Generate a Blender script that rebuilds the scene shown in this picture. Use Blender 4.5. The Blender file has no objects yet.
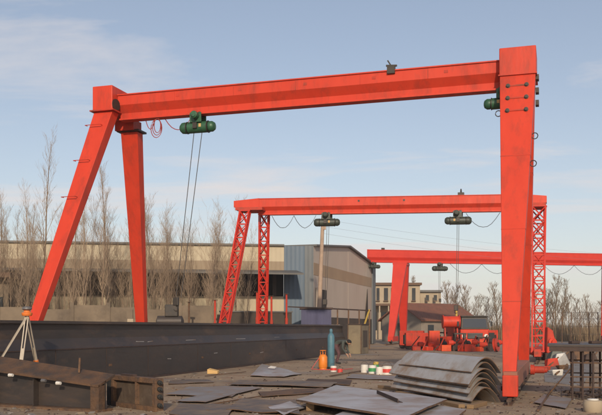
import bpy, bmesh, math, random
from mathutils import Vector, Matrix, Quaternion, noise
R = math.radians
V = Vector
# ------------------------------------------------------------------ camera, sky, sun, exposure
F, UH, VH, EYE = 846.0, 301.0, 328.0, 1.55          # focal length and horizon in 602-px photo units, eye height in m
sc = bpy.context.scene
COL = sc.collection
cam_d = bpy.data.cameras.new('camera')
cam_d.sensor_width = 36.0
cam_d.lens = F / 602.0 * 36.0
cam_d.shift_y = (VH - 207.5) / 602.0
cam_d.clip_start = 0.1
cam_d.clip_end = 6000
cam = bpy.data.objects.new('camera', cam_d)
cam.location = (0, 0, EYE)
cam.rotation_euler = (R(90), 0, 0)
COL.objects.link(cam)
sc.camera = cam

SUN_EL, SUN_AZ = 22.0, 178.0                          # azimuth clockwise from +Y: low sun behind the camera
sun_vec = V((math.sin(R(SUN_AZ)) * math.cos(R(SUN_EL)), math.cos(R(SUN_AZ)) * math.cos(R(SUN_EL)), math.sin(R(SUN_EL))))
wd = bpy.data.worlds.new('World')
sc.world = wd
wd.use_nodes = True
nt = wd.node_tree
nt.nodes.clear()
def wn(t, **k):
    n = nt.nodes.new(t)
    for a, b in k.items(): setattr(n, a, b)
    return n
w_out = wn('ShaderNodeOutputWorld'); w_bg = wn('ShaderNodeBackground'); w_sky = wn('ShaderNodeTexSky')
w_sky.sky_type = 'NISHITA'; w_sky.sun_disc = False
w_sky.sun_elevation = R(SUN_EL); w_sky.sun_rotation = R(SUN_AZ)
w_sky.air_density = 1.0; w_sky.dust_density = 0.8; w_sky.ozone_density = 1.0; w_sky.altitude = 50
# thin cirrus: noise on a flat cloud layer (direction divided by its height)
w_tc = wn('ShaderNodeTexCoord'); w_sep = wn('ShaderNodeSeparateXYZ')
w_add = wn('ShaderNodeMath', operation='ADD'); w_add.inputs[1].default_value = 0.12
w_max = wn('ShaderNodeMath', operation='MAXIMUM'); w_max.inputs[1].default_value = 0.05
w_dx = wn('ShaderNodeMath', operation='DIVIDE'); w_dy = wn('ShaderNodeMath', operation='DIVIDE')
w_cmb = wn('ShaderNodeCombineXYZ')
w_map = wn('ShaderNodeMapping'); w_map.inputs['Rotation'].default_value = (0, 0, R(-24)); w_map.inputs['Scale'].default_value = (0.55, 1.15, 1.0); w_map.inputs['Location'].default_value = (3.1, 0.4, 0)
w_n1 = wn('ShaderNodeTexNoise'); w_n1.inputs['Scale'].default_value = 1.25; w_n1.inputs['Detail'].default_value = 9; w_n1.inputs['Roughness'].default_value = 0.6; w_n1.inputs['Distortion'].default_value = 0.5
w_r1 = wn('ShaderNodeValToRGB'); w_r1.color_ramp.elements[0].position = 0.51; w_r1.color_ramp.elements[1].position = 0.69
w_r1.color_ramp.elements[1].color = (0.80, 0.80, 0.80, 1)
w_mix = wn('ShaderNodeMix', data_type='RGBA'); w_mix.inputs['B'].default_value = (7.2, 6.6, 6.3, 1)
L = nt.links.new
L(w_tc.outputs['Generated'], w_sep.inputs[0]); L(w_sep.outputs['Z'], w_max.inputs[0]); L(w_max.outputs[0], w_add.inputs[0])
L(w_sep.outputs['X'], w_dx.inputs[0]); L(w_add.outputs[0], w_dx.inputs[1]); L(w_sep.outputs['Y'], w_dy.inputs[0]); L(w_add.outputs[0], w_dy.inputs[1])
L(w_dx.outputs[0], w_cmb.inputs[0]); L(w_dy.outputs[0], w_cmb.inputs[1]); L(w_cmb.outputs[0], w_map.inputs[0]); L(w_map.outputs[0], w_n1.inputs[0])
L(w_n1.outputs['Fac'], w_r1.inputs[0]); L(w_r1.outputs[0], w_mix.inputs['Factor']); L(w_sky.outputs[0], w_mix.inputs['A'])
w_vd = wn('ShaderNodeMath', operation='DIVIDE'); w_vd.inputs[0].default_value = 0.10; L(w_add.outputs[0], w_vd.inputs[1])   # even thin veil, deeper along low sight lines
w_veil = wn('ShaderNodeMix', data_type='RGBA'); w_veil.inputs['B'].default_value = (6.6, 6.1, 6.15, 1)
L(w_vd.outputs[0], w_veil.inputs['Factor']); L(w_mix.outputs['Result'], w_veil.inputs['A'])
L(w_veil.outputs['Result'], w_bg.inputs[0]); L(w_bg.outputs[0], w_out.inputs[0])
w_bg.inputs[1].default_value = 0.115

sun_d = bpy.data.lights.new('sun', 'SUN')
sun_d.energy = 3.3; sun_d.angle = R(1.5); sun_d.color = (1.0, 0.84, 0.64)
sun = bpy.data.objects.new('sun', sun_d)
sun.rotation_euler = (-sun_vec).to_track_quat('-Z', 'Y').to_euler()
sun.location = (0, -20, 40)
COL.objects.link(sun)

sc.view_settings.view_transform = 'Standard'
sc.view_settings.look = 'None'
sc.view_settings.exposure = 0.0
sc.view_settings.gamma = 1.0
sc.render.engine = 'CYCLES'
sc.cycles.use_denoising = True
sc.cycles.max_bounces = 6
sc.cycles.transparent_max_bounces = 8
random.seed(7)

# ------------------------------------------------------------------ helpers
def W(u, v, y):                                     # photo pixel at a chosen distance -> place
    return V(((u - UH) / F * y, y, EYE + (VH - v) / F * y))
def G(u, v):                                        # photo pixel on the ground -> place
    y = F * EYE / (v - VH)
    return V(((u - UH) / F * y, y, 0))

def at(u, y): p = W(u, 0, y); return V((p.x, y, 0))

def material(name, c1, c2=None, rough=0.6, metal=0.0, scale=4.0, detail=6, lo=0.35, hi=0.7, bump=0.0, bscale=30.0,
             c3=None, scale3=1.0, lo3=0.5, hi3=0.65, wave=None, stretch=None, rvar=0.0):
    m = bpy.data.materials.new(name); m.use_nodes = True
    t = m.node_tree; n = t.nodes; l = t.links.new
    b = n['Principled BSDF']
    b.inputs['Roughness'].default_value = rough; b.inputs['Metallic'].default_value = metal
    b.inputs['Base Color'].default_value = (*c1, 1)
    tc = n.new('ShaderNodeTexCoord'); src = tc.outputs['Object']
    if stretch:
        mp = n.new('ShaderNodeMapping'); mp.inputs['Scale'].default_value = stretch; l(src, mp.inputs[0]); src2 = mp.outputs[0]
    else: src2 = src
    col = None
    if c2 is not None:
        nz = n.new('ShaderNodeTexNoise'); nz.inputs['Scale'].default_value = scale; nz.inputs['Detail'].default_value = detail; nz.inputs['Roughness'].default_value = 0.62
        l(src2, nz.inputs[0])
        rp = n.new('ShaderNodeValToRGB'); rp.color_ramp.elements[0].position = lo; rp.color_ramp.elements[1].position = hi
        rp.color_ramp.elements[0].color = (*c1, 1); rp.color_ramp.elements[1].color = (*c2, 1)
        l(nz.outputs['Fac'], rp.inputs[0]); col = rp.outputs[0]
        if rvar:
            mr = n.new('ShaderNodeMapRange'); mr.inputs['To Min'].default_value = rough - rvar; mr.inputs['To Max'].default_value = rough + rvar
            l(nz.outputs['Fac'], mr.inputs[0]); l(mr.outputs[0], b.inputs['Roughness'])
    if c3 is not None:
        n3 = n.new('ShaderNodeTexNoise'); n3.inputs['Scale'].default_value = scale3; n3.inputs['Detail'].default_value = 8; n3.inputs['Roughness'].default_value = 0.7
        l(src2, n3.inputs[0])
        r3 = n.new('ShaderNodeValToRGB'); r3.color_ramp.elements[0].position = lo3; r3.color_ramp.elements[1].position = hi3
        l(n3.outputs['Fac'], r3.inputs[0])
        mx = n.new('ShaderNodeMix'); mx.data_type = 'RGBA'
        l(r3.outputs[0], mx.inputs['Factor'])
        if col is not None: l(col, mx.inputs['A'])
        else: mx.inputs['A'].default_value = (*c1, 1)
        mx.inputs['B'].default_value = (*c3, 1); col = mx.outputs['Result']
    if col is not None: l(col, b.inputs['Base Color'])
    hgt = None
    if wave:                                        # ribbed sheet: (axis, ribs per metre, depth)
        wv = n.new('ShaderNodeTexWave'); wv.bands_direction = wave[0]; wv.inputs['Scale'].default_value = wave[1] * 0.314
        l(src, wv.inputs[0]); hgt = wv.outputs['Fac']
    if bump:
        nb = n.new('ShaderNodeTexNoise'); nb.inputs['Scale'].default_value = bscale; nb.inputs['Detail'].default_value = 8
        l(src2, nb.inputs[0])
        if hgt is None: hgt = nb.outputs['Fac']
    if hgt is not None:
        bp = n.new('ShaderNodeBump'); bp.inputs['Strength'].default_value = wave[2] if wave else bump; bp.inputs['Distance'].default_value = 0.05
        l(hgt, bp.inputs['Height']); l(bp.outputs[0], b.inputs['Normal'])
    return m

class MB:
    def __init__(s): s.v = []; s.f = []; s.mi = []; s.cur = 0
    def add(s, vs, fs):
        o = len(s.v); s.v += [V(p) for p in vs]
        for f in fs: s.f.append([o + i for i in f]); s.mi.append(s.cur)
    def hexa(s, a, b):                              # a, b: two rings of points -> closed loft
        n = len(a)
        fs = [[i, (i + 1) % n, n + (i + 1) % n, n + i] for i in range(n)] + [list(range(n))[::-1], list(range(n, 2 * n))]
        s.add(list(a) + list(b), fs); return s
    def box(s, c, d, ax=None):                      # centre, full sizes, optional axes (x, y, z unit vectors)
        c = V(c); ax = ax or (V((1, 0, 0)), V((0, 1, 0)), V((0, 0, 1)))
        x, y, z = [ax[i] * d[i] / 2 for i in range(3)]
        s.hexa([c - x - y - z, c + x - y - z, c + x + y - z, c - x + y - z], [c - x - y + z, c + x - y + z, c + x + y + z, c - x + y + z]); return s
    def bar(s, p, q, w, h=None, up=(0, 0, 1), w2=None, h2=None):
        p, q = V(p), V(q); h = h or w; d = (q - p).normalized(); u = V(up)
        if abs(d.dot(u)) > 0.98: u = V((0, 1, 0))
        sd = d.cross(u).normalized(); u = sd.cross(d)
        def ring(c, w, h): return [c - sd * w / 2 - u * h / 2, c + sd * w / 2 - u * h / 2, c + sd * w / 2 + u * h / 2, c - sd * w / 2 + u * h / 2]
        s.hexa(ring(p, w, h), ring(q, w2 or w, h2 or h)); return s
    def tube(s, p, q, r, r2=None, n=8):
        p, q = V(p), V(q); d = (q - p).normalized(); u = V((0, 0, 1)) if abs(d.z) < 0.95 else V((1, 0, 0))
        a = d.cross(u).normalized(); b = a.cross(d); r2 = r if r2 is None else r2
        def ring(c, r): return [c + (a * math.cos(i * 2 * math.pi / n) + b * math.sin(i * 2 * math.pi / n)) * r for i in range(n)]
        s.hexa(ring(p, r), ring(q, r2)); return s
    def path(s, pts, rs, n=5):                      # continuous tube through points
        pts = [V(p) for p in pts]; k = len(pts)
        if not hasattr(rs, '__len__'): rs = [rs] * k
        rings = []
        for i in range(k):
            d = (pts[min(i + 1, k - 1)] - pts[max(i - 1, 0)]).normalized()
            u = V((0.13, 0.21, 0.97)) if abs(d.z) < 0.9 else V((1, 0.1, 0))
            a = d.cross(u).normalized(); b = a.cross(d)
            rings += [pts[i] + (a * math.cos(j * 2 * math.pi / n) + b * math.sin(j * 2 * math.pi / n)) * rs[i] for j in range(n)]
        fs = [[i * n + j, i * n + (j + 1) % n, (i + 1) * n + (j + 1) % n, (i + 1) * n + j] for i in range(k - 1) for j in range(n)]
        fs += [list(range(n))[::-1], list(range((k - 1) * n, k * n))]
        s.add(rings, fs); return s
    def lathe(s, c, prof, axis=(0, 0, 1), n=16):    # prof: (distance along axis, radius)
        c = V(c); d = V(axis).normalized(); u = V((0, 0, 1)) if abs(d.z) < 0.95 else V((1, 0, 0))
        a = d.cross(u).normalized(); b = a.cross(d); k = len(prof)
        vs = [c + d * h + (a * math.cos(j * 2 * math.pi / n) + b * math.sin(j * 2 * math.pi / n)) * max(r, 1e-4) for h, r in prof for j in range(n)]
        fs = [[i * n + j, i * n + (j + 1) % n, (i + 1) * n + (j + 1) % n, (i + 1) * n + j] for i in range(k - 1) for j in range(n)]
        fs += [list(range(n))[::-1], list(range((k - 1) * n, k * n))]
        s.add(vs, fs); return s
    def prism(s, poly, ext):                        # planar polygon pushed along ext
        e = V(ext); s.hexa([V(p) for p in poly], [V(p) + e for p in poly]); return s
    def build(s, name, mat, parent=None, smooth=False, bevel=0.0, org=None):
        me = bpy.data.meshes.new(name)
        o0 = V(org) if org is not None else (ORG[parent.name] if parent else V((0, 0, 0)))
        me.from_pydata([p - o0 for p in s.v], [], s.f)
        bm = bmesh.new(); bm.from_mesh(me); bmesh.ops.recalc_face_normals(bm, faces=bm.faces); bm.to_mesh(me); bm.free()
        mats = mat if isinstance(mat, (list, tuple)) else [mat]
        for m in mats: me.materials.append(m)
        if len(mats) > 1:
            for p, i in zip(me.polygons, s.mi): p.material_index = i
        if smooth:
            for p in me.polygons: p.use_smooth = True
            try: me.set_sharp_from_angle(angle=R(40))
            except Exception: pass
        o = bpy.data.objects.new(name, me); COL.objects.link(o)
        if parent: o.parent = parent
        else: o.location = o0
        ORG[o.name] = o0
        if bevel:
            b = o.modifiers.new('bevel', 'BEVEL'); b.width = bevel; b.segments = 2; b.limit_method = 'ANGLE'; b.angle_limit = R(50)
        return o
ORG = {}
def tag(o, label, cat, group=None):
    o['label'] = label; o['category'] = cat
    if group: o['group'] = group
    return o
def thing(name, label, cat, loc, group=None):
    o = bpy.data.objects.new(name, None); COL.objects.link(o); o.location = V(loc); o.empty_display_size = 0.2
    ORG[o.name] = V(loc)
    return tag(o, label, cat, group)
def structure(o): o['kind'] = 'structure'; return o
def stuff(o): o['kind'] = 'stuff'; return o
def dup(root, loc, rotz, label, scale=1.0, group=None):
    def cp(o, par):
        c = o.copy(); COL.objects.link(c); c.parent = par
        for ch in o.children: cp(ch, c)
        return c
    r = cp(root, None); r.location = loc; r.rotation_euler = (0, 0, rotz); r.scale = (scale,) * 3
    r['label'] = label
    if group: r['group'] = group
    return r

# ------------------------------------------------------------------ materials
M = {}
M['red'] = material('red paint', (0.62, 0.056, 0.026), (0.54, 0.044, 0.021), 0.5, 0, 1.6, lo=0.3, hi=0.75, bump=0.05, bscale=9, c3=(0.30, 0.045, 0.028), scale3=1.9, lo3=0.50, hi3=0.80, stretch=(1.6, 1.6, .45), rvar=.12)
M['red_far'] = material('red paint on the small crane', (0.58, 0.040, 0.022), (0.50, 0.032, 0.020), 0.5, 0, 1.5, bump=0.04, bscale=9)
M['red_dirty'] = material('dusty red paint', (0.56, 0.045, 0.022), (0.36, 0.05, 0.03), 0.6, 0, 2.5, detail=9, bump=0.15, bscale=9, c3=(0.16, 0.06, 0.04), scale3=2.0, lo3=.52, hi3=.72)
M['beam_dust'] = material('dust covered red steel', (0.34, 0.12, 0.075), (0.22, 0.12, 0.085), 0.8, 0, 2.2, detail=9, bump=.15, bscale=9, c3=(0.42, 0.06, 0.035), scale3=1.6, lo3=.55, hi3=.75)
M['orange_red'] = material('orange red primer', (0.68, 0.09, 0.025), (0.5, 0.055, 0.02), 0.55, 0, 2.5)
M['dark'] = material('dark grease steel', (0.035, 0.032, 0.03), (0.06, 0.045, 0.035), 0.55, 0.3, 6)
M['black'] = material('black rubber', (0.02, 0.02, 0.02), (0.03, 0.03, 0.03), 0.7, 0, 6)
M['green'] = material('green hoist enamel', (0.035, 0.125, 0.06), (0.02, 0.075, 0.042), 0.45, 0, 5, rvar=0.1, c3=(.02, .03, .022), scale3=7, lo3=.5, hi3=.7)
M['olive'] = material('dark olive hoist enamel', (0.05, 0.06, 0.045), (0.03, 0.035, 0.03), 0.5, 0, 5)
M['wire'] = material('steel wire', (0.12, 0.11, 0.10), None, 0.5, 0.4)
M['redwire'] = material('red sheathed cable', (0.35, 0.05, 0.04), None, 0.6)
M['blackwire'] = material('grey cable', (0.07, 0.07, 0.08), None, 0.6)
M['mill'] = material('dark mill scale steel', (0.036, 0.032, 0.032), (0.070, 0.052, 0.043), 0.5, 0.2, 1.2, detail=9, bump=0.12, bscale=6, c3=(0.12, 0.075, 0.05), scale3=0.9, lo3=0.52, hi3=0.72, stretch=(0.5, 0.5, 1.5), rvar=0.1)
M['mill_bright'] = material('bare rolled steel', (0.19, 0.19, 0.20), (0.14, 0.13, 0.125), 0.45, 0.3, 1.5, bump=0.08, bscale=8, rvar=0.12)
M['plate'] = material('blue grey steel plate', (0.43, 0.425, 0.43), (0.32, 0.305, 0.295), 0.40, 0.1, 1.1, detail=10, bump=0.10, bscale=6, c3=(0.27, 0.185, 0.12), scale3=1.6, lo3=0.47, hi3=0.66, rvar=0.12)
M['dusty'] = material('dusty steel sheet', (0.24, 0.225, 0.22), (0.17, 0.15, 0.14), 0.55, 0.1, 1.3, detail=10, bump=.12, bscale=8, c3=(0.25, 0.175, 0.115), scale3=1.4, lo3=0.44, hi3=0.62, rvar=.12)
M['dusty_dark'] = material('dusty dark sheet', (0.12, 0.10, 0.09), (0.085, 0.07, 0.06), 0.65, 0.1, 1.3, detail=10, bump=.15, bscale=8, c3=(0.24, 0.17, 0.11), scale3=1.2, lo3=0.42, hi3=0.62, rvar=.1)
M['rust'] = material('rusty steel', (0.18, 0.098, 0.05), (0.10, 0.055, 0.034), 0.8, 0.1, 5, detail=10, bump=0.4, bscale=18, c3=(0.06, 0.045, 0.04), scale3=3.6, lo3=0.46, hi3=0.68)
M['rust_orange'] = material('fresh rust', (0.125, 0.066, 0.034), (0.06, 0.036, 0.025), 0.8, 0.05, 3, detail=10, bump=0.4, bscale=14, c3=(0.05, 0.038, 0.032), scale3=3.2, lo3=0.46, hi3=0.66)
M['rust_dark'] = material('old dark rust', (0.075, 0.045, 0.035), (0.045, 0.032, 0.03), 0.75, 0.15, 5, bump=0.2, bscale=20)
M['stained'] = material('stained brown plate', (0.12, 0.085, 0.06), (0.075, 0.052, 0.038), 0.7, 0.1, 2.5, detail=9, bump=.15, bscale=12, c3=(0.16, 0.12, 0.085), scale3=4, lo3=0.5, hi3=0.75)
M['wood'] = material('old timber', (0.28, 0.18, 0.09), (0.18, 0.11, 0.06), 0.8, 0, 6, stretch=(1, 8, 8), bump=0.15, bscale=14)
M['cream'] = material('cream sheet cladding', (0.50, 0.42, 0.29), (0.42, 0.35, 0.245), 0.6, 0, 0.5, detail=8, wave=('X', 3.0, 0.25), lo=0.4, hi=0.75)
M['tan'] = material('tan sheet cladding', (0.29, 0.215, 0.135), (0.25, 0.185, 0.12), 0.6, 0, 0.6, wave=('X', 3.0, 0.25))
M['gcream'] = material('pinkish cream gable cladding', (0.50, 0.42, 0.345), (0.43, 0.355, 0.29), 0.6, 0, 0.35, detail=9, bump=.05, bscale=1.2, c3=(0.40, 0.32, 0.26), scale3=0.7, lo3=0.55, hi3=0.85, stretch=(1, 1, 0.3))
M['gtan'] = material('brown gable band', (0.36, 0.25, 0.15), (0.30, 0.21, 0.13), 0.6, 0, 0.5)
M['bluewall'] = material('faded blue cladding', (0.105, 0.15, 0.205), (0.085, 0.12, 0.16), 0.55, 0, 0.6, wave=('X', 3.2, 0.3), stretch=(1, 1, 0.3))
M['greywall'] = material('grey blue trim cladding', (0.13, 0.145, 0.155), (0.105, 0.115, 0.125), 0.55, 0, 0.6, wave=('X', 3.2, 0.25))
M['roof'] = material('weathered roof sheet', (0.10, 0.095, 0.09), (0.14, 0.13, 0.12), 0.6, 0.1, 0.8)
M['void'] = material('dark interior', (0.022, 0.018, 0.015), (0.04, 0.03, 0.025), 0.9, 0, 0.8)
M['brownwall'] = material('dark brown wall', (0.055, 0.042, 0.033), (0.085, 0.062, 0.045), 0.85, 0, 0.7)
M['concrete'] = material('old concrete', (0.215, 0.165, 0.115), (0.13, 0.10, 0.072), 0.9, 0, 0.8, detail=10, bump=0.2, bscale=8, c3=(0.09, 0.07, 0.055), scale3=0.6, lo3=0.55, hi3=0.75)
M['purple'] = material('violet blue painted sheet', (0.055, 0.055, 0.13), (0.045, 0.045, 0.10), 0.55, 0, 1.0, wave=('X', 5, 0.3))
M['tanbox'] = material('primer tan steel', (0.24, 0.19, 0.12), (0.17, 0.135, 0.09), 0.7, 0, 1.2, bump=0.1, bscale=8, c3=(0.12, 0.09, 0.06), scale3=1.5, lo3=0.55, hi3=0.75)
M['polewood'] = material('pale concrete pole', (0.42, 0.30, 0.22), (0.33, 0.24, 0.18), 0.85, 0, 3)
M['bark'] = material('winter bark', (0.20, 0.14, 0.095), (0.27, 0.19, 0.13), 0.85, 0, 3)
M['twig'] = material('pale winter twigs', (0.27, 0.195, 0.135), (0.36, 0.265, 0.18), 0.85, 0, 2)
M['twig_far'] = material('brown winter twigs', (0.17, 0.12, 0.075), (0.23, 0.16, 0.10), 0.85, 0, 0.6)
M['scrub'] = material('dry winter scrub', (0.17, 0.115, 0.065), (0.24, 0.17, 0.10), 0.9, 0, 0.5)
M['house'] = material('cream render', (0.42, 0.34, 0.24), (0.35, 0.28, 0.20), 0.85, 0, 0.6)
M['house_grey'] = material('grey brick wall', (0.26, 0.22, 0.18), (0.20, 0.165, 0.135), 0.9, 0, 0.8)
M['tile'] = material('red clay roof tiles', (0.22, 0.085, 0.05), (0.15, 0.065, 0.042), 0.85, 0, 1.4, wave=('X', 4, 0.4))
M['brownroof'] = material('brown roof edge', (0.16, 0.095, 0.06), (0.12, 0.075, 0.05), 0.85, 0, 1)
M['glass'] = material('dark window glass', (0.03, 0.035, 0.04), None, 0.12, 0)
M['windscreen'] = material('blue grey windscreen', (0.03, 0.04, 0.06), None, 0.35, 0)
M['cyl_blue'] = material('blue gas bottle enamel', (0.085, 0.20, 0.26), (0.065, 0.15, 0.20), 0.5, 0, 4)
M['cyl_orange'] = material('orange gas bottle enamel', (0.80, 0.24, 0.025), (0.62, 0.17, 0.02), 0.45, 0, 5)
M['white'] = material('white paint', (0.72, 0.69, 0.64), (0.60, 0.57, 0.52), 0.5, 0, 6)
M['can_green'] = material('green can band', (0.05, 0.28, 0.10), None, 0.45)
M['can_red'] = material('red can band', (0.60, 0.06, 0.05), None, 0.45)
M['yellow'] = material('faded yellow paint', (0.55, 0.38, 0.08), (0.45, 0.30, 0.07), 0.6, 0, 4)
M['aluminium'] = material('pale tripod aluminium', (0.52, 0.45, 0.36), (0.45, 0.38, 0.30), 0.45, 0.2, 6)
M['orange'] = material('orange plastic', (0.75, 0.20, 0.04), None, 0.45)
M['card'] = material('brown card', (0.60, 0.38, 0.15), (0.50, 0.32, 0.13), 0.8, 0, 5)
M['jacket'] = material('grey green jacket', (0.075, 0.085, 0.075), (0.05, 0.058, 0.055), 0.9, 0, 8)
M['trousers'] = material('dark maroon trousers', (0.12, 0.055, 0.06), (0.075, 0.04, 0.045), 0.9, 0, 8)
M['skin'] = material('skin', (0.42, 0.23, 0.15), None, 0.55)
M['hair'] = material('black hair', (0.015, 0.013, 0.012), None, 0.6)
M['cable_line'] = material('overhead wire', (0.25, 0.25, 0.27), None, 0.6)
for k in ('red', 'red_far', 'red_dirty', 'orange_red'): M[k].node_tree.nodes['Principled BSDF'].inputs['Specular IOR Level'].default_value = 0.25
M['windscreen'].node_tree.nodes['Principled BSDF'].inputs['Specular IOR Level'].default_value = 0.12
# ------------------------------------------------------------------ ground
def ground_material():
    m = bpy.data.materials.new('yard earth'); m.use_nodes = True
    t = m.node_tree; n = t.nodes; l = t.links.new; b = n['Principled BSDF']; b.inputs['Roughness'].default_value = 0.88
    tc = n.new('ShaderNodeTexCoord')
    def nz(s, d, r, dist=0.0, st=None):
        q = n.new('ShaderNodeTexNoise'); q.inputs['Scale'].default_value = s; q.inputs['Detail'].default_value = d; q.inputs['Roughness'].default_value = r; q.inputs['Distortion'].default_value = dist
        if st:
            mp = n.new('ShaderNodeMapping'); mp.inputs['Scale'].default_value = st; l(tc.outputs['Object'], mp.inputs[0]); l(mp.outputs[0], q.inputs[0])
        else: l(tc.outputs['Object'], q.inputs[0])
        return q.outputs['Fac']
    def ramp(f, *st):
        q = n.new('ShaderNodeValToRGB'); e = q.color_ramp.elements
        e[0].position, e[0].color = st[0][0], (*st[0][1], 1); e[1].position, e[1].color = st[-1][0], (*st[-1][1], 1)
        for p, c in st[1:-1]: x = e.new(p); x.color = (*c, 1)
        l(f, q.inputs[0]); return q.outputs[0]
    def mix(f, a, c):
        q = n.new('ShaderNodeMix'); q.data_type = 'RGBA'; l(f, q.inputs['Factor']); l(a, q.inputs['A'])
        if isinstance(c, tuple): q.inputs['B'].default_value = (*c, 1)
        else: l(c, q.inputs['B'])
        return q.outputs['Result']
    base = ramp(nz(0.35, 10, 0.68, 0.4), (0.30, (0.20, 0.14, 0.095)), (0.5, (0.34, 0.25, 0.165)), (0.72, (0.44, 0.335, 0.23)))
    fine = ramp(nz(7, 8, 0.75), (0.35, (0.7, 0.7, 0.7)), (0.65, (1.15, 1.12, 1.1)))
    mul = n.new('ShaderNodeMix'); mul.data_type = 'RGBA'; mul.blend_type = 'MULTIPLY'; mul.inputs['Factor'].default_value = 1; l(base, mul.inputs['A']); l(fine, mul.inputs['B'])
    oil = ramp(nz(0.55, 7, 0.6, 0.8), (0.56, (0, 0, 0)), (0.70, (0.7, 0.7, 0.7)))
    c = mix(oil, mul.outputs['Result'], (0.10, 0.078, 0.062))
    con = ramp(nz(0.16, 6, 0.55, 0.3), (0.56, (0, 0, 0)), (0.62, (0.8, 0.8, 0.8)))
    c = mix(con, c, (0.21, 0.195, 0.185))
    rst = ramp(nz(1.1, 8, 0.65, 0.5), (0.55, (0, 0, 0)), (0.70, (0.75, 0.75, 0.75)))
    c = mix(rst, c, (0.24, 0.105, 0.055))
    l(c, b.inputs['Base Color'])
    bp = n.new('ShaderNodeBump'); bp.inputs['Strength'].default_value = 0.6; bp.inputs['Distance'].default_value = 0.06
    l(nz(2.2, 12, 0.75), bp.inputs['Height']); l(bp.outputs[0], b.inputs['Normal'])
    return m
gm = MB(); gm.add([(-2500, -300, 0), (2500, -300, 0), (2500, 4000, 0), (-2500, 4000, 0)], [[0, 1, 2, 3]])
structure(gm.build('ground', ground_material()))
M['slab'] = material('worn concrete paving', (0.23, 0.215, 0.205), (0.17, 0.15, 0.135), 0.8, 0, 0.9, detail=10, bump=0.15, bscale=6, c3=(0.13, 0.095, 0.07), scale3=0.7, lo3=0.52, hi3=0.7)
def slab(name, corners):
    m = MB(); q = [V((c.x, c.y, 0)) for c in corners]
    # uneven edges
    pts = []
    for i in range(len(q)):
        a, b = q[i], q[(i + 1) % len(q)]
        for k in range(7): pts.append(a.lerp(b, k / 7) + V((random.uniform(-.12, .12), random.uniform(-.2, .2), 0)))
    m.prism([p - V((0, 0, .02)) for p in pts], (0, 0, .032)); return structure(m.build(name, M['slab']))
slab('pavement', [G(545, 382), G(585, 386), G(592, 362), G(552, 356)])

# ------------------------------------------------------------------ the three gantry cranes
DR = V((0.2926, 0.9562, 0)); DGL = V((-0.9562, 0.2926, 0)); UP = V((0, 0, 1))   # along the rails, from right to left across them
def rect(c, ax, hw, ay, hd): return [c - ax * hw - ay * hd, c + ax * hw - ay * hd, c + ax * hw + ay * hd, c - ax * hw + ay * hd]

def rail_bogies(root, ctr, sp, mat, beam_w, beam_h, wr, across):
    """end beam on two wheels riding on the rail"""
    z0 = 0.12 + wr
    m = MB(); m.box(ctr + UP * (z0 + beam_h / 2 - 0.02), (beam_w, 2 * sp + 0.7, beam_h), (across, DR, UP))
    eb = m.build('end_beam', mat, root, bevel=0.015)
    for s in (-1, 1):
        c = ctr + DR * s * (sp + 0.12) + UP * z0
        w = MB(); w.lathe(c - across * 0.07, [(0, wr * 1.15), (0.03, wr * 1.15), (0.035, wr), (0.105, wr), (0.11, wr * 1.15), (0.14, wr * 1.15)], across, 18)
        wo = w.build('wheel', M['dark'], root, smooth=True)
        a = MB(); a.lathe(c - across * 0.20, [(0, 0.05), (0.40, 0.05)], across, 10); a.build('axle', M['dark'], wo, smooth=True)
    return eb

def festoon(m, a, b, n, sag, r):
    pts = []
    for k in range(n):
        for i in range(9):
            t = i / 8; p = a.lerp(b, (k + t) / n); pts.append(p - UP * sag * (1 - (2 * t - 1) ** 2) * random.uniform(0.97, 1.03))
    m.path(pts, r, 4)

# ---- crane 1: box girder, box legs
AR = V((5.36, 20.85, 0)); AL = AR + DGL * 11.25
c1 = thing('gantry_crane', 'nearest and largest red gantry crane with solid box legs, standing over the stacked plates', 'gantry crane', AR.lerp(AL, .5), 'red gantry cranes')
ZT = 8.12
gp = [(0.27, ZT), (0.27, ZT - .03), (0.235, ZT - .03), (0.235, ZT - .30), (0.085, ZT - .50), (0.075, ZT - .655), (0.15, ZT - .655), (0.15, ZT - .70)]
prof = [(-a, z) for a, z in gp] + [(a, z) for a, z in reversed(gp)]
def girder(root, A, B, prof, mat, name='girder'):
    m = MB(); m.hexa([A + DR * t + UP * z for t, z in prof], [B + DR * t + UP * z for t, z in prof]); return m.build(name, mat, root)
g1 = girder(c1, AR + DGL * .45, AL - DGL * .32, prof, M['red'])
m = MB()
for k in range(5):
    p = (AR + DGL * .45).lerp(AL, .12 + .17 * k) - DR * .236 + UP * (ZT - .16)
    mm = MB(); mm.box(p, (.10, .012, .07), (DGL, DR, UP)); mm.build('lifting_lug', M['red_dirty'], g1)
for k in range(1, 6):
    q = (AR + DGL * .45).lerp(AL - DGL * .32, k / 6); mm = MB(); mm.box(q - DR * .237 + UP * (ZT - .165), (.014, .008, .265), (DGL, DR, UP)); mm.build('weld_seam', M['red_dirty'], g1)
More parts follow.
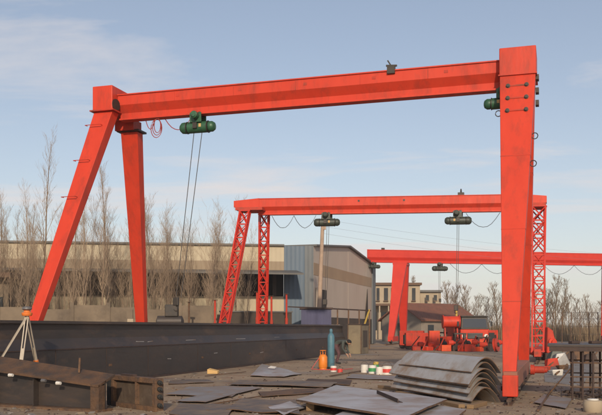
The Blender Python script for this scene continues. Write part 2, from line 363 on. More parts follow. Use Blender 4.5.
# right head
m = MB(); m.box(AR + UP * 7.98, (0.86, 1.06, 0.68), (DGL, DR, UP)); hd = m.build('leg_head', M['red'], c1, bevel=.02)
m = MB(); m.box(AR + UP * 7.66, (0.90, 1.10, 0.03), (DGL, DR, UP)); m.build('flange', M['red'], hd)
def box_leg(root, top, bot, tw, td, bw, bd, name='leg', mat=None):
    m = MB(); m.hexa(rect(bot, DGL, bw / 2, DR, bd / 2), rect(top, DGL, tw / 2, DR, td / 2)); return m.build(name, mat or M['red'], root, bevel=.015)
near_r = box_leg(c1, AR - DR * .28 + UP * 7.66, AR - DR * 3.3 + UP * .55 + DGL * .03, .84, .44, .27, .28)
far_r = box_leg(c1, AR + DR * .26 + UP * 7.66, AR + DR * 3.3 + UP * .55, .78, .44, .28, .28)
for lg_, tp, bt, tw_, bw_, td_, bd_ in ((near_r, AR - DR * .28 + UP * 7.66, AR - DR * 3.3 + UP * .55 + DGL * .03, .84, .27, .44, .28), (far_r, AR + DR * .26 + UP * 7.66, AR + DR * 3.3 + UP * .55, .78, .28, .44, .28)):
    for q in (.30, .55, .78):
        cc = tp.lerp(bt, q); ww = tw_ + (bw_ - tw_) * q; dd_ = td_ + (bd_ - td_) * q; mm = MB(); mm.hexa(rect(cc, DGL, ww / 2 + .004, DR, dd_ / 2 + .004), rect(cc.lerp(tp, .0025 / max(q, .1)), DGL, ww / 2 + .004, DR, dd_ / 2 + .004)); mm.build('weld_seam', M['red_dirty'], lg_)
for r_ in range(3):
    zz = 7.36 - .33 * r_
    for s in (-1, 1):
        b = MB(); t_ = (7.66 - zz) / 7.11
        c = AR + UP * zz - DR * (.28 + 3.02 * t_ + .235) + DGL * s * .215
        b.lathe(c + DR * .02, [(0, .055), (.03, .055), (.032, .035), (.06, .035)], -DR, 8); b.build('bolt', M['dark'], near_r)
    b = MB(); b.box(AR + UP * zz - DR * (.28 + 3.02 * t_ + .225), (.46, .02, .035), (DGL, DR, UP)); b.build('tie_bar', M['red_dirty'], near_r)
for zz, sd in ((6.7, 1), (6.05, -1), (5.35, -1)):
    b = MB(); t_ = (7.66 - zz) / 7.11; c = AR + UP * zz - DR * (.28 + 3.02 * t_) + DGL * sd * (.42 - .25 * t_ * 1 + .05)
    b.path([c + (DGL * math.cos(a) + UP * math.sin(a)) * .07 for a in [i * math.pi / 6 for i in range(13)]], .012, 5); b.build('lifting_ring', M['dark'], near_r)
for zz in (7.62, 7.3, 7.0):
    b = MB(); b.box(AR - DGL * .45 + UP * zz - DR * .2, (.08, .22, .12), (DGL, DR, UP)); b.build('bracket', M['dark'], hd)
rail_bogies(c1, AR, 3.3, M['beam_dust'], .29, .38, .17, DGL)
# foot casing at the near end and drive motors
m = MB(); m.box(AR - DR * 3.55 + UP * .36, (.31, .34, .44), (DGL, DR, UP)); m.build('buffer_box', M['red'], c1, bevel=.02)
for s in (1,):
    m = MB(); c = AR + DR * (s * 2.7) - DGL * .20 + UP * .40
    m.lathe(c, [(0, .14), (.1, .14), (.12, .10), (.36, .10), (.38, .08), (.44, .08)], -DGL, 12); m.build('travel_motor', M['red_dirty'], c1, smooth=True)
# left head and legs (flexible leg, feet splayed outwards)
m = MB(); m.box(AL + UP * 7.98, (0.62, 1.06, 0.68), (DGL, DR, UP)); hl = m.build('leg_head', M['red'], c1, bevel=.02)
m = MB(); m.box(AL + UP * 7.63, (0.74, 1.18, 0.035), (DGL, DR, UP)); m.build('flange', M['red_dirty'], hl)
m = MB(); m.lathe(AL - DGL * .25 - DR * .36 + UP * 7.80, [(0, .13), (.08, .13), (.09, .16), (.11, .16)], -DGL - DR * .2, 14); m.build('hole_shadow_disc', M['dark'], hl, smooth=True)  # solid dark disc, the shadow inside the end hole is in its colour
NL = AL - DR * 3.3 + DGL * .72; FL = AL + DR * 3.3 + DGL * .72
near_l = box_leg(c1, AL - DR * .30 + UP * 7.61, NL + UP * .55, .58, .36, .26, .22)
far_top = AL + DR * .62 - DGL * .30 + UP * 7.22
far_l = box_leg(c1, far_top, FL + UP * .55, .54, .34, .26, .22)
m = MB(); m.box(far_top + UP * .03, (.70, .50, .05), (DGL, DR, UP)); m.build('flange', M['dark'], far_l)
m = MB(); m.box(AL + DR * .55 - DGL * .22 + UP * 7.40, (.60, .48, .30), (DGL, DR, UP)); m.build('leg_saddle', M['red_dirty'], c1)
for k in range(9):
    t_ = .06 + k * .05; c = (AL - DR * .30 + UP * 7.61).lerp(NL + UP * .55, t_)
    hw = (.30 - .12 * t_)
    if k % 3 == 0:
        b = MB(); ax = DGL; cc = c - DR * .235
        b.path([cc + ax * (hw + .05) + DR * .05, cc + ax * (hw + .07) - DR * .05, cc - ax * (hw * .4) - DR * .05, cc - ax * (hw * .4) + DR * .05], .011, 4); b.build('step_iron', M['red_dirty'], near_l)
rail_bogies(c1, AL + DGL * .72, 3.3, M['red'], .28, .38, .17, DGL)
# bracket and clamp on top of the girder
def on_girder(u, A=AR, B=AL):                        # place on the girder's centre line seen at photo column u
    lo, hi = 0.0, 1.0
    f = lambda s: UH + F * A.lerp(B, s).x / A.lerp(B, s).y - u
    a = f(0)
    for _ in range(50):
        md = (lo + hi) / 2
        if (f(md) > 0) == (a > 0): lo = md
        else: hi = md
    return A.lerp(B, lo)
p = on_girder(393) - DR * .2
m = MB(); m.box(p + UP * (ZT + .0) - DR * .04, (.20, .12, .20), (DGL, DR, UP)); m.bar(p + UP * (ZT + .1), p + UP * (ZT + .26) + DGL * .10, .035)
cl = m.build('limit_switch', M['dark'], c1)
m = MB(); m.bar(p + UP * (ZT + .11) - DGL * .14, p + UP * (ZT + .13) + DGL * .14, .05, .04); m.build('lever', M['dark'], cl)
# cable loops near the left leg
m = MB(); p = on_girder(159) + UP * (ZT - .72) - DR * .1
for k in range(3):
    w_ = .10 + .035 * k; h_ = .40 + .06 * k
    m.path([p + DGL * (w_ * math.cos(a) + .03 * k) + UP * (-h_ / 2 * (1.0 - math.cos(a - math.pi / 2)) * 1.0 if False else -h_ / 2 + h_ / 2 * math.sin(a)) + DR * .03 * k for a in [i * 2 * math.pi / 16 for i in range(17)]], .011, 4)
m.build('cable_coil', M['redwire'], c1)
m = MB(); festoon(m, on_girder(165) + UP * (ZT - .72), on_girder(192) + UP * (ZT - .70), 1, .34, .012); m.build('festoon_cable', M['redwire'], c1)
m = MB(); festoon(m, on_girder(155) + UP * (ZT - .72), on_girder(146) + UP * (ZT - .74), 1, .25, .011); m.build('festoon_cable', M['redwire'], c1)

# ---- crane 2: box girder on lattice legs
BR = V((11.55, 41.0, 0)); BL = V((-2.95, 42.6, 0)); X2 = (BL - BR).normalized()
c2 = thing('gantry_crane', 'middle red gantry crane standing on lattice legs with two dark hoists', 'gantry crane', BR.lerp(BL, .5), 'red gantry cranes')
Z2 = 8.02
gp2 = [(.30, Z2), (.30, Z2 - .03), (.27, Z2 - .03), (.27, Z2 - .42), (.12, Z2 - .60), (.10, Z2 - .76), (.17, Z2 - .76), (.17, Z2 - .81)]
prof2 = [(-a, z) for a, z in gp2] + [(a, z) for a, z in reversed(gp2)]
g2 = girder(c2, BR - X2 * -.75, BL - X2 * .85, prof2, M['red'])
for E, s in ((BR, -1), (BL, 1)):
    m = MB(); a = E + X2 * s * .35; b = E - X2 * s * .95
    m.hexa([a + DR * t + UP * z for t, z in ((-.25, Z2 - .42), (.25, Z2 - .42), (.25, Z2 - .10), (-.25, Z2 - .10))],
           [b + DR * t + UP * z for t, z in ((-.29, Z2 - .50), (.29, Z2 - .50), (.29, Z2 + .012), (-.29, Z2 + .012))])
    m.build('girder_head', M['red'], c2)
    m = MB(); m.box(E - X2 * (.55 if E is BL else -.35) + UP * (Z2 - .55), (1.35, 1.3, .14), (X2, DR, UP)); m.build('cross_beam', M['red_dirty'], c2)
def lattice_leg(root, top, bot, wt, wb, dt, db, bays, mat, ladder=False):
    rt = rect(top, X2, wt / 2, DR, dt / 2); rb = rect(bot, X2, wb / 2, DR, db / 2)
    m = MB()
    for a, b in zip(rb, rt): m.bar(a, b, .07)
    m.box(top, (wt + .12, dt + .12, .05), (X2, DR, UP)); m.box(bot, (wb + .12, db + .12, .05), (X2, DR, UP))
    lg = m.build('leg', mat, root)
    for i in range(bays):
        t0, t1 = i / bays, (i + 1) / bays
        lo = [a.lerp(b, t0) for a, b in zip(rb, rt)]; hi = [a.lerp(b, t1) for a, b in zip(rb, rt)]
        for j in (0, 1, 2, 3):
            k = (j + 1) % 4
            if j in (1, 3): prs = [('tie', hi[j], hi[k])]
            elif ladder and i < bays * .62: prs = [('rung', lo[j], lo[k]), ('rung', lo[j].lerp(hi[j], .5), lo[k].lerp(hi[k], .5))]
            else: prs = [('brace', lo[j], hi[k]), ('brace', lo[k], hi[j]), ('rung', hi[j], hi[k])]
            for nm, p_, q_ in prs: dm = MB(); dm.bar(p_, q_, .042); dm.build(nm, mat, lg)
    return lg
for E, s, lad in ((BR, -1, True), (BL, 1, False)):
    for d, inn in ((-1, .32 if s > 0 else .0), (1, .95 if s > 0 else .1)):
        lattice_leg(c2, E - X2 * s * inn + DR * d * .48 + UP * (Z2 - .64), E + DR * d * 3.0 + UP * .50, .46 if s > 0 else .62, .36 if s > 0 else .50, .22, .20, 10, M['red_far'], lad and d < 0)
    rail_bogies(c2, E, 3.0, M['red_dirty'], .32, .34, .16, X2)
for d in (-1, 1):
    m = MB(); c = BR + DR * d * 2.4 + UP * .45 + X2 * .18; m.lathe(c, [(0, .16), (.1, .16), (.12, .12), (.42, .12), (.44, .09)], X2, 12); m.build('travel_motor', M['red_dirty'], c2, smooth=True)
m = MB(); p = on_girder(461, BR, BL); m.box(p + UP * (Z2 + .08), (.30, .16, .16), (X2, DR, UP)); m.tube(p + UP * (Z2 + .16), p + UP * (Z2 + .34), .05, .03); m.build('limit_switch', M['dark'], c2)
m = MB(); festoon(m, on_girder(272, BR, BL) + UP * (Z2 - .85), on_girder(316, BR, BL) + UP * (Z2 - .85), 2, .62, .014); m.build('festoon_cable', M['blackwire'], c2)
m = MB(); festoon(m, on_girder(466, BR, BL) + UP * (Z2 - .85), on_girder(500, BR, BL) + UP * (Z2 - .85), 1, .70, .014); m.build('festoon_cable', M['blackwire'], c2)
for uu in (360, 405):
    m = MB(); p = on_girder(uu, BR, BL) - DR * .275; m.box(p + UP * (Z2 - .2), (.09, .02, .09), (X2, DR, UP)); m.build('lifting_lug', M['dark'], g2)

# ---- crane 3: far, box legs set in from the girder ends
ER = V((30.7, 84.6, 0)); EL = V((9.55, 80.6, 0)); X3 = (EL - ER).normalized()
c3 = thing('gantry_crane', 'farthest red gantry crane, box legs, girder overhanging past the left leg', 'gantry crane', ER.lerp(EL, .5), 'red gantry cranes')
Z3 = 8.95
gp3 = [(.42, Z3), (.42, Z3 - .04), (.38, Z3 - .04), (.38, Z3 - .72), (.20, Z3 - .98), (.18, Z3 - 1.14), (.28, Z3 - 1.14), (.28, Z3 - 1.20)]
prof3 = [(-a, z) for a, z in gp3] + [(a, z) for a, z in reversed(gp3)]
g3 = girder(c3, ER - X3 * 4.0, EL + X3 * 3.2, prof3, M['red_far'])
m = MB(); m.box(EL + X3 * 3.22 + UP * (Z3 - .55), (.06, 1.0, 1.1), (X3, DR, UP)); m.build('end_plate', M['red_far'], c3)
for E in (ER, EL):
    m = MB(); m.box(E + UP * (Z3 - 1.32), (1.4, 1.6, .22), (X3, DR, UP)); m.build('leg_saddle', M['red_far'], c3)
    for d in (-1, 1):
        mm = MB(); mm.hexa(rect(E + DR * d * 3.3 + UP * .6 + X3 * (.35), X3, .25, DR, .24), rect(E + DR * d * .5 + UP * (Z3 - 1.40) , X3, .66, DR, .30)); mm.build('leg', M['red_far'], c3)
    rail_bogies(c3, E + X3 * .35, 3.3, M['red_far'], .5, .45, .22, X3)
m = MB(); p = on_girder(383, ER, EL + X3 * 3); m.box(p + UP * (Z3 + .1), (.3, .2, .2), (X3, DR, UP)); m.build('limit_switch', M['dark'], c3)
m = MB(); festoon(m, on_girder(450, ER, EL) + UP * (Z3 - 1.2), on_girder(604, ER, EL) + UP * (Z3 - 1.2), 5, .9, .02); m.build('festoon_cable', M['blackwire'], c3)

# ---- crane rails
for A, mid, half, lab in ((AR, AR, 9, 'steel rail on the ground under the nearest crane right leg'), (AL + DGL * .72, AL, 9, 'steel rail under the nearest crane left leg behind the dark girder')):
    c = A; m = MB()
    for w_, z0, z1 in ((.13, 0, .02), (.03, .02, .08), (.07, .08, .12)): m.box(c + DR * 2.4 + UP * (z0 + z1) / 2, (w_, 13.4, z1 - z0), (DGL, DR, UP))
    tag(m.build('crane_rail', M['rust'], org=c), lab, 'rail', 'crane rails')
for A, lab in ((BR, 'steel rail under the right lattice leg of the middle crane'), (BL, 'steel rail under the left lattice legs of the middle crane')):
    m = MB()
    for w_, z0, z1 in ((.13, 0, .02), (.03, .02, .08), (.07, .08, .12)): m.box(A + UP * (z0 + z1) / 2, (w_, 11, z1 - z0), (X2, DR, UP))
    tag(m.build('crane_rail', M['rust'], org=A), lab, 'rail', 'crane rails')
for A, lab in ((EL + X3 * .35, 'far steel rail under the left leg of the farthest crane'), (ER + X3 * .35, 'far steel rail under the right leg of the farthest crane')):
    m = MB(); m.box(A + UP * .06, (.12, 12, .12), (X3, DR, UP)); tag(m.build('crane_rail', M['rust'], org=A), lab, 'rail', 'crane rails')

# ------------------------------------------------------------------ hoists
def hoist(p, ax, label, body, k=1.0, flip=1, ropes=None, hook=True, hang=None):
    """p: under the girder flange; ax: along the girder"""
    t = thing('electric_hoist', label, 'hoist', p, 'electric hoists on the cranes')
    ax = ax * flip
    m = MB(); m.lathe(p - ax * .30 * k - UP * .30 * k, [(0, .13 * k), (.02 * k, .155 * k), (.60 * k, .155 * k), (.62 * k, .13 * k)], ax, 18); m.build('drum_casing', body, t, smooth=True)
    m = MB(); m.lathe(p + ax * .33 * k - UP * .30 * k, [(0, .135 * k), (.02, .145 * k), (.10 * k, .145 * k), (.17 * k, .10 * k), (.19 * k, .04 * k)], ax, 16); mo = m.build('motor', body, t, smooth=True)
    m = MB(); m.lathe(p - ax * .32 * k - UP * .30 * k, [(0, .15 * k), (.06 * k, .16 * k), (.14 * k, .15 * k), (.20 * k, .09 * k)], -ax, 16); m.build('gearbox', body, t, smooth=True)
    for s in (-1, 1):
        m = MB(); m.box(p - UP * .06 * k + DR * s * .17 * k, (.34 * k, .02 * k, .26 * k), (ax, DR, UP)); pl = m.build('trolley_plate', body, t)
        for q in (-1, 1):
            w = MB(); w.lathe(p + ax * q * .10 * k + UP * .045 * k + DR * s * .09 * k, [(0, .055 * k), (.05 * k, .055 * k)], DR * s, 12); w.build('trolley_wheel', M['dark'], pl, smooth=True)
    m = MB(); m.tube(p - UP * .13 * k - DR * .2 * k, p - UP * .13 * k + DR * .2 * k, .03 * k); m.box(p - UP * .16 * k, (.14 * k, .12 * k, .10 * k), (ax, DR, UP)); m.build('hanger', M['dark'], t)
    m = MB(); m.lathe(p - DR * .19 * k - UP * .02 * k + ax * .02, [(0, .10 * k), (.16 * k, .10 * k), (.18 * k, .07 * k), (.2 * k, .07 * k)], -DR, 12); m.build('trolley_motor', body, t, smooth=True)
    m = MB(); m.box(p - ax * .02 * k - UP * .28 * k - DR * .17 * k, (.12 * k, .05 * k, .15 * k), (ax, DR, UP)); m.build('control_box', M['dark'], t)
    m = MB(); m.box(p + ax * .12 * k - UP * .28 * k - DR * .156 * k, (.07 * k, .012, .09 * k), (ax, DR, UP)); m.build('name_plate', M['card'], t)
    for q in (-.31, .31):
        m = MB(); m.lathe(p + ax * (q - .012) * k - UP * .30 * k, [(0, .168 * k), (.024 * k, .168 * k)], ax, 18); m.build('end_ring', M['dark'], t, smooth=True)
    if hang:
        for a, b, r in hang:
            m = MB(); m.path([a, a.lerp(b, .3) + UP * -.01, a.lerp(b, .7), b], r, 4); m.build('rope', M['wire'], t)
        b = hang[0][1]
        m = MB(); m.box(b - UP * .10, (.16 * k, .10 * k, .22 * k), (ax, DR, UP)); hb = m.build('hook_block', M['dark'], t, bevel=.02)
        m = MB(); m.path([b - UP * .2 + (ax * math.sin(a) * .07 - UP * (.09 - .07 * math.cos(a))) for a in [i * .45 for i in range(11)]], [.018] * 8 + [.014, .01, .006], 6); m.build('hook', M['dark'], hb)
    return t
p = on_girder(198) + UP * (ZT - .73)
hoist(p, DGL, 'green electric hoist with hanging ropes near the left leg of the nearest crane', M['green'], 1.0, -1,
      hang=[(p - UP * .44 + DGL * .12, W(176, 298, 23.2), .010), (p - UP * .44 - DGL * .12, W(181, 298, 23.15), .010)])
p = on_girder(503) + UP * (ZT - .73)
hoist(p, DGL, 'dark green hoist half hidden behind the right leg of the nearest crane', M['green'], .9, 1)
p = on_girder(327, BR, BL) + UP * (Z2 - .84)
hoist(p, X2, 'dark hoist above the leaning utility pole on the middle crane', M['olive'], 1.25, -1,
      hang=[(p - UP * .5, W(325, 300, 42.1), .011), (p - UP * .5 - X2 * .1, W(326.5, 300, 42.1), .011)])
p = on_girder(458, BR, BL) + UP * (Z2 - .84)
hoist(p, X2, 'dark hoist below the limit switch on the right half of the middle crane', M['olive'], 1.25, 1,
      hang=[(p - UP * .5 + X2 * .04, W(456, 306, 41.5), .011), (p - UP * .5 - X2 * .05, W(457.5, 306, 41.5), .011)])
p = on_girder(374, ER, EL + X3 * 3.4) + UP * (Z3 - 1.24)
hoist(p, X3, 'grey hoist at the overhanging left tip of the farthest crane', M['olive'], 1.15, 1)
p = on_girder(440, ER, EL) + UP * (Z3 - 1.24)
hoist(p, X3, 'grey hoist right of the left leg on the farthest crane', M['olive'], 1.5, -1, hang=[(p - UP * .5, p - UP * 3.4, .014), (p - UP * .5 + X3 * .15, p - UP * 3.4 + X3 * .1, .014)])

# ------------------------------------------------------------------ dark steel girder lying upside down along the rail
OFF = AL + DGL * .72 - DGL * .75                       # front edge line, offset from the left rail
def along(y): return OFF + DR * ((y - OFF.y) / DR.y)
e0, e1 = along(17.5), along(50.2)
t = thing('steel_girder', 'long dark unpainted box girder lying along the yard in front of the factory', 'girder', e0.lerp(e1, .5))
N = -DGL                                               # towards the camera side
pf = [(0, .06), (0, .98), (-.15, 1.28), (-.15, 1.66), (-.02, 1.66), (-.02, 1.73), (-.42, 1.73), (-.42, 1.66), (-.29, 1.66), (-.29, 1.28), (-.44, .98), (-.44, .06)]
m = MB(); m.hexa([e0 + N * a + UP * z for a, z in pf], [e1 + N * a + UP * z for a, z in pf]); m.build('web_box', M['mill'], t)
m = MB(); m.bar(e0 + N * .003 + UP * 1.0, e1 + N * .003 + UP * 1.0, .02, .03); m.build('weld_seam', M['rust_dark'], t)
m = MB(); m.box(e0.lerp(e1, .5) + N * -.22 + UP * .03, (.56, (e1 - e0).length, .055), (N, DR, UP)); m.build('bottom_plate', M['rust_dark'], t)
k = 0; y = 19.0
while y < 49:
    m = MB(); c = along(y); hgt = .92
    m.box(c + N * .004 + UP * .52, (.008, .018, hgt), (N, DR, UP)); m.build('plate_joint', M['rust_dark'], t); y += random.choice((2.4, 3.0, 3.6))
for y_, z_, l_ in ((25.6, 1.14, .5), (26.3, 1.12, .35), (29.0, 1.13, .8), (33.5, 1.12, 1.0), (38.0, 1.13, .7), (27.5, .55, .25), (31.2, .62, .3), (36.0, .5, .4)):
    off = -(z_ - .98) * .5 if z_ > .98 else 0
    m = MB(); c = along(y_) + N * (off + .006); m.bar(c + UP * z_, c + DR * l_ + UP * (z_ + random.uniform(-.01, .02)), .01, .018); m.build('pale_stroke', M['plate'], t)  # thin pale bars on the girder face
for y_ in (21.5, 24.0, 30.2, 34.8, 41.0, 45.5):
    m = MB(); c = along(y_); m.box(c + N * .006 + UP * .5, (.014, .16, .07), (N, DR, UP)); m.build('lug', M['rust'], t)
# tan box at the girder's end
c = e1 + DR * 1.3 + DGL * -.5
t = thing('steel_box', 'tan square steel box standing at the right end of the long dark girder', 'box', c)
m = MB(); m.box(c + UP * .87, (.86, 1.9, 1.74), (DGL, DR, UP)); m.build('casing', M['tanbox'], t, bevel=.02)
m = MB(); m.box(c + UP * 1.77, (.94, 1.98, .06), (DGL, DR, UP)); m.build('lid', M['rust_dark'], t)
for s in (-1, 1):
    m = MB(); m.box(c - DR * .96 + DGL * s * .40 + UP * .87, (.05, .03, 1.7), (DGL, DR, UP)); m.build('corner_angle', M['rust'], t)
m = MB(); m.box(c - DGL * .44 + UP * .9, (.02, 1.2, 1.0), (DGL, DR, UP)); m.build('side_shade_panel', M['brownwall'], t)  # dark panel added: the right side's shade is put into its colour

# ------------------------------------------------------------------ foreground rusty frame, bottom left
def fr(u, v, y): return W(u, v, y)
yA = 15.2
base = V(((40 - UH) / F * yA, yA, 0))
t = thing('rusty_steel_beam', 'rusty heavy beam with orange brown top flange in the bottom left corner', 'beam', base)
p0 = V((-6.9, 17.4, 0)); p1 = V(((106 - UH) / F * 15.7, 15.7, 0)); d = (p1 - p0).normalized(); nn = V((d.y, -d.x, 0))
def beam_box(m, a, b, z0, z1, n0, n1):
    m.hexa([a + nn * n0 + UP * z0, a + nn * n1 + UP * z0, a + nn * n1 + UP * z1, a + nn * n0 + UP * z1], [b + nn * n0 + UP * z0, b + nn * n1 + UP * z0, b + nn * n1 + UP * z1, b + nn * n0 + UP * z1])
zA, zB = 1.02, 0.66
m = MB(); m.hexa([p0 + nn * q + UP * z for q, z in ((-.25, zA - .03), (.22, zA - .24), (.22, zA - .20), (-.25, zA + .02))], [p1 + nn * q + UP * z for q, z in ((-.25, zB - .03), (.22, zB - .20), (.22, zB - .16), (-.25, zB + .02))]); m.build('top_flange', M['rust_orange'], t)
m = MB(); m.hexa([p0 + nn * q + UP * z for q, z in ((.0, .05), (.03, .05), (.03, zA - .13), (.0, zA - .11))], [p1 + nn * q + UP * z for q, z in ((.0, .05), (.03, .05), (.03, zB - .10), (.0, zB - .08))]); m.build('web', M['mill'], t)
m = MB(); beam_box(m, p0, p1, 0.0, .045, -.2, .24); m.build('bottom_flange', M['rust'], t)
m = MB(); beam_box(m, p1 - d * .20, p1, .045, zB - .17, .03, .20); m.build('end_stiffener', M['rust_orange'], t)
for s_ in (.25, .55):
    m = MB(); c = p0.lerp(p1, s_); m.hexa([c + nn * a + UP * z for a, z in ((.03, .05), (.17, .05), (.17, .72 - .3 * s_), (.03, .78 - .3 * s_))], [c + d * .02 + nn * a + UP * z for a, z in ((.03, .05), (.17, .05), (.17, .72 - .3 * s_), (.03, .78 - .3 * s_))]); m.build('stiffener', M['mill'], t)
for u_, zz in ((2, .735), (61, .665), (43, .655)):
    c = p0.lerp(p1, (V(((u_ - UH) / F * 15.6, 0, 0)).x - p0.x) / (p1.x - p0.x)) + nn * .27
    m = MB(); m.tube(c + UP * (zA + (zB - zA) * ((c - p0).dot(d) / (p1 - p0).length) - .235) - d * .05, c + UP * (zA + (zB - zA) * ((c - p0).dot(d) / (p1 - p0).length) - .235) + d * .05, .035, .03, 8); m.build('weld_clamp', M['white'] if u_ != 43 else M['mill_bright'], t, smooth=True)
m = MB(); c = p0.lerp(p1, .80) - nn * .1; m.bar(c + UP * .70, c + UP * .98 + d * .02, .035); m.build('upright_pin', M['rust'], t)
# framed plate to its right
q0 = V(((114 - UH) / F * 16.9, 16.9, 0)); q1 = V(((159 - UH) / F * 15.6, 15.6, 0)); d2 = (q1 - q0).normalized(); n2 = V((d2.y, -d2.x, 0)); L2 = (q1 - q0).length
t = thing('plate_holder', 'small rusty square frame holding a grey plate, beside the rusty beam end', 'frame', q0)
def fb(m, a, b, z0, z1, k0, k1):
    m.hexa([q0 + d2 * a + n2 * k0 + UP * z0, q0 + d2 * b + n2 * k0 + UP * z0, q0 + d2 * b + n2 * k0 + UP * z1, q0 + d2 * a + n2 * k0 + UP * z1],
           [q0 + d2 * a + n2 * k1 + UP * z0, q0 + d2 * b + n2 * k1 + UP * z0, q0 + d2 * b + n2 * k1 + UP * z1, q0 + d2 * a + n2 * k1 + UP * z1])
m = MB(); fb(m, .03, L2 - .03, .06, .56, -.03, -.01); m.build('plate', M['stained'], t)
for a, b, z0, z1 in ((0, L2, .52, .62), (0, L2, .0, .09), (0, .09, .09, .52), (L2 - .13, L2, .09, .52), (L2 * .55, L2 * .55 + .04, .09, .52)):
    m = MB(); fb(m, a, b, z0, z1, -.10, .07); m.build('frame_bar', M['rust'], t, bevel=.008)
for zz in (.12, .28, .42, .54):
    m = MB(); m.lathe(q1 + d2 * .0 + UP * zz + n2 * .0, [(0, .045), (.05, .045), (.055, .025), (.10, .025)], d2, 8); m.build('bolt', M['black'], t)
m = MB(); m.box(q0 - d2 * .10 + UP * .30, (.10, .16, .58), (d2, n2, UP)); m.build('gap_shade_block', M['black'], t)  # added black block, shade of the gap beside the frame as solid colour
m = MB(); fb(m, .35, .82, .622, .655, -.05, .04); m.build('bracket', M['rust_dark'], t)

# ------------------------------------------------------------------ surveyor tripod
c = V(((27 - UH) / F * 19.2, 19.2, 0)); top = W(27, 315, 19.2)
t = thing('survey_tripod', 'pale tripod with orange head standing behind the rusty foreground beam', 'tripod', c)
m = MB(); m.lathe(top - UP * .02, [(0, .10), (.03, .12), (.07, .12), (.09, .07), (.12, .07)], UP, 14); m.build('head', M['orange'], t, smooth=True)
m = MB(); m.lathe(top + UP * .10, [(0, .06), (.03, .11), (.07, .11), (.09, .06)], UP, 14); m.build('base_plate', M['mill_bright'], t, smooth=True)
for fx, fy in ((W(-18, 392, 18.9).x, 18.6), (W(21, 395, 18.7).x, 18.4), (W(40, 388, 19.9).x, 20.1)):
    foot = V((fx, fy, 0)); hp = top - UP * .03; sd = (foot - hp).cross(UP).normalized()
    m = MB()
    for s in (-1, 1): m.bar(hp + sd * s * .035, hp.lerp(foot, .56) + sd * s * .028, .022, .03)
    lg = m.build('leg', M['aluminium'], t)
    m = MB(); m.bar(hp.lerp(foot, .40), foot.lerp(hp, .02), .03, .03, w2=.024); m.build('lower_leg', M['aluminium'], lg)
    m = MB(); b_ = hp.lerp(foot, .56); m.bar(b_, b_ + (foot - hp).normalized() * .08, .10, .06); m.build('collar', M['orange'], lg)
    m = MB(); m.tube(foot.lerp(hp, .04), foot, .02, .004); m.build('spike', M['dark'], lg)

# ------------------------------------------------------------------ steel plates in the centre foreground
def sheet(corners, z, th, mat, label, name='steel_sheet', cat='steel sheet', group='flat steel offcuts on the ground', warp=.0, seed=0):
    """flat plate from ground corners (photo pixels) with a slightly buckled surface"""
    rnd = random.Random(seed); q = [V((c.x, c.y, 0)) for c in corners]; nx, ny = 10, 6
    o = sum(q, V()) / 4; vs = []; ph = rnd.random() * 6
    for lay in (0, 1):
        for j in range(ny + 1):
            for i in range(nx + 1):
                a = q[0].lerp(q[1], i / nx); b = q[3].lerp(q[2], i / nx); p = a.lerp(b, j / ny)
                w_ = warp * (0.5 + 0.5 * math.sin(i * .9 + ph) * math.cos(j * .8 + ph * .7)) + warp * .6 * (noise.noise(V((p.x * 1.3, p.y * 1.3, seed))) + .3)
                vs.append(V((p.x, p.y, z + max(w_, 0) + lay * th)))
    S = (nx + 1) * (ny + 1); fs = []
    for j in range(ny):
        for i in range(nx):
            a = j * (nx + 1) + i; fs.append([S + a, S + a + 1, S + a + nx + 2, S + a + nx + 1]); fs.append([a, a + nx + 1, a + nx + 2, a + 1])
    edge = [i for i in range(nx + 1)] + [j * (nx + 1) + nx for j in range(1, ny + 1)] + [ny * (nx + 1) + i for i in range(nx - 1, -1, -1)] + [j * (nx + 1) for j in range(ny - 1, 0, -1)]
    for i in range(len(edge)):
        a, b = edge[i], edge[(i + 1) % len(edge)]; fs.append([a, b, S + b, S + a])
    m = MB(); m.add(vs, fs)
    for fi in range(2 * nx * ny, len(fs)): m.mi[fi] = 1
    ob = m.build(name, [mat, M['rust']], org=V((o.x, o.y, 0)))
    return tag(ob, label, cat, group)
def H(u, v, z):                                         # photo pixel on a level z above the ground
    y = F * (EYE - z) / (v - VH); return V(((u - UH) / F * y, y, z))
# two big plates on packing timbers
zt = .15
sheet([H(296, 402, zt), H(404, 420, zt), H(447, 401, zt), H(336, 387, zt)], zt, .035, M['plate'], 'big flat grey steel plate nearest the bottom edge carrying a short angle bar', 'steel_plate', 'steel plate', 'big steel plates', .012, 3)
zt2 = .06
sheet([H(330, 420, zt2), H(440, 432, zt2), H(466, 412, zt2), H(380, 398, zt2)], zt2, .035, M['plate'], 'lower flat steel plate showing under the big grey plate', 'steel_plate', 'steel plate', 'big steel plates', .012, 5)
def timber(a, b, z0, z1, w_, label):
    m = MB(); a = V((a.x, a.y, 0)); b = V((b.x, b.y, 0)); m.bar(a + UP * (z0 + z1) / 2, b + UP * (z0 + z1) / 2, w_, z1 - z0); return tag(m.build('timber_block', M['wood'], org=a.lerp(b, .5), bevel=.01), label, 'timber', 'packing timbers')
timber(H(310, 403, zt), H(352, 391, zt), 0, zt - .001, .16, 'packing timber under the left edge of the big grey plate')
timber(H(405, 416, zt), H(436, 402, zt), 0, zt2 - .001, .14, 'packing timber under the right side of the big grey plate')
# angle bar lying on the plate
m = MB(); a, b = H(377, 392, .225), H(398, 401, .225); dd = (b - a).normalized(); sd = dd.cross(UP)
m.bar(a, b, .014, .075); m.bar(a - UP * .030 - sd * .045, b - UP * .030 - sd * .045, .09, .014)
tag(m.build('angle_bar', M['rust_dark'], org=V((a.x, a.y, .35))), 'short dark angle bar lying on top of the big grey plate', 'angle bar')

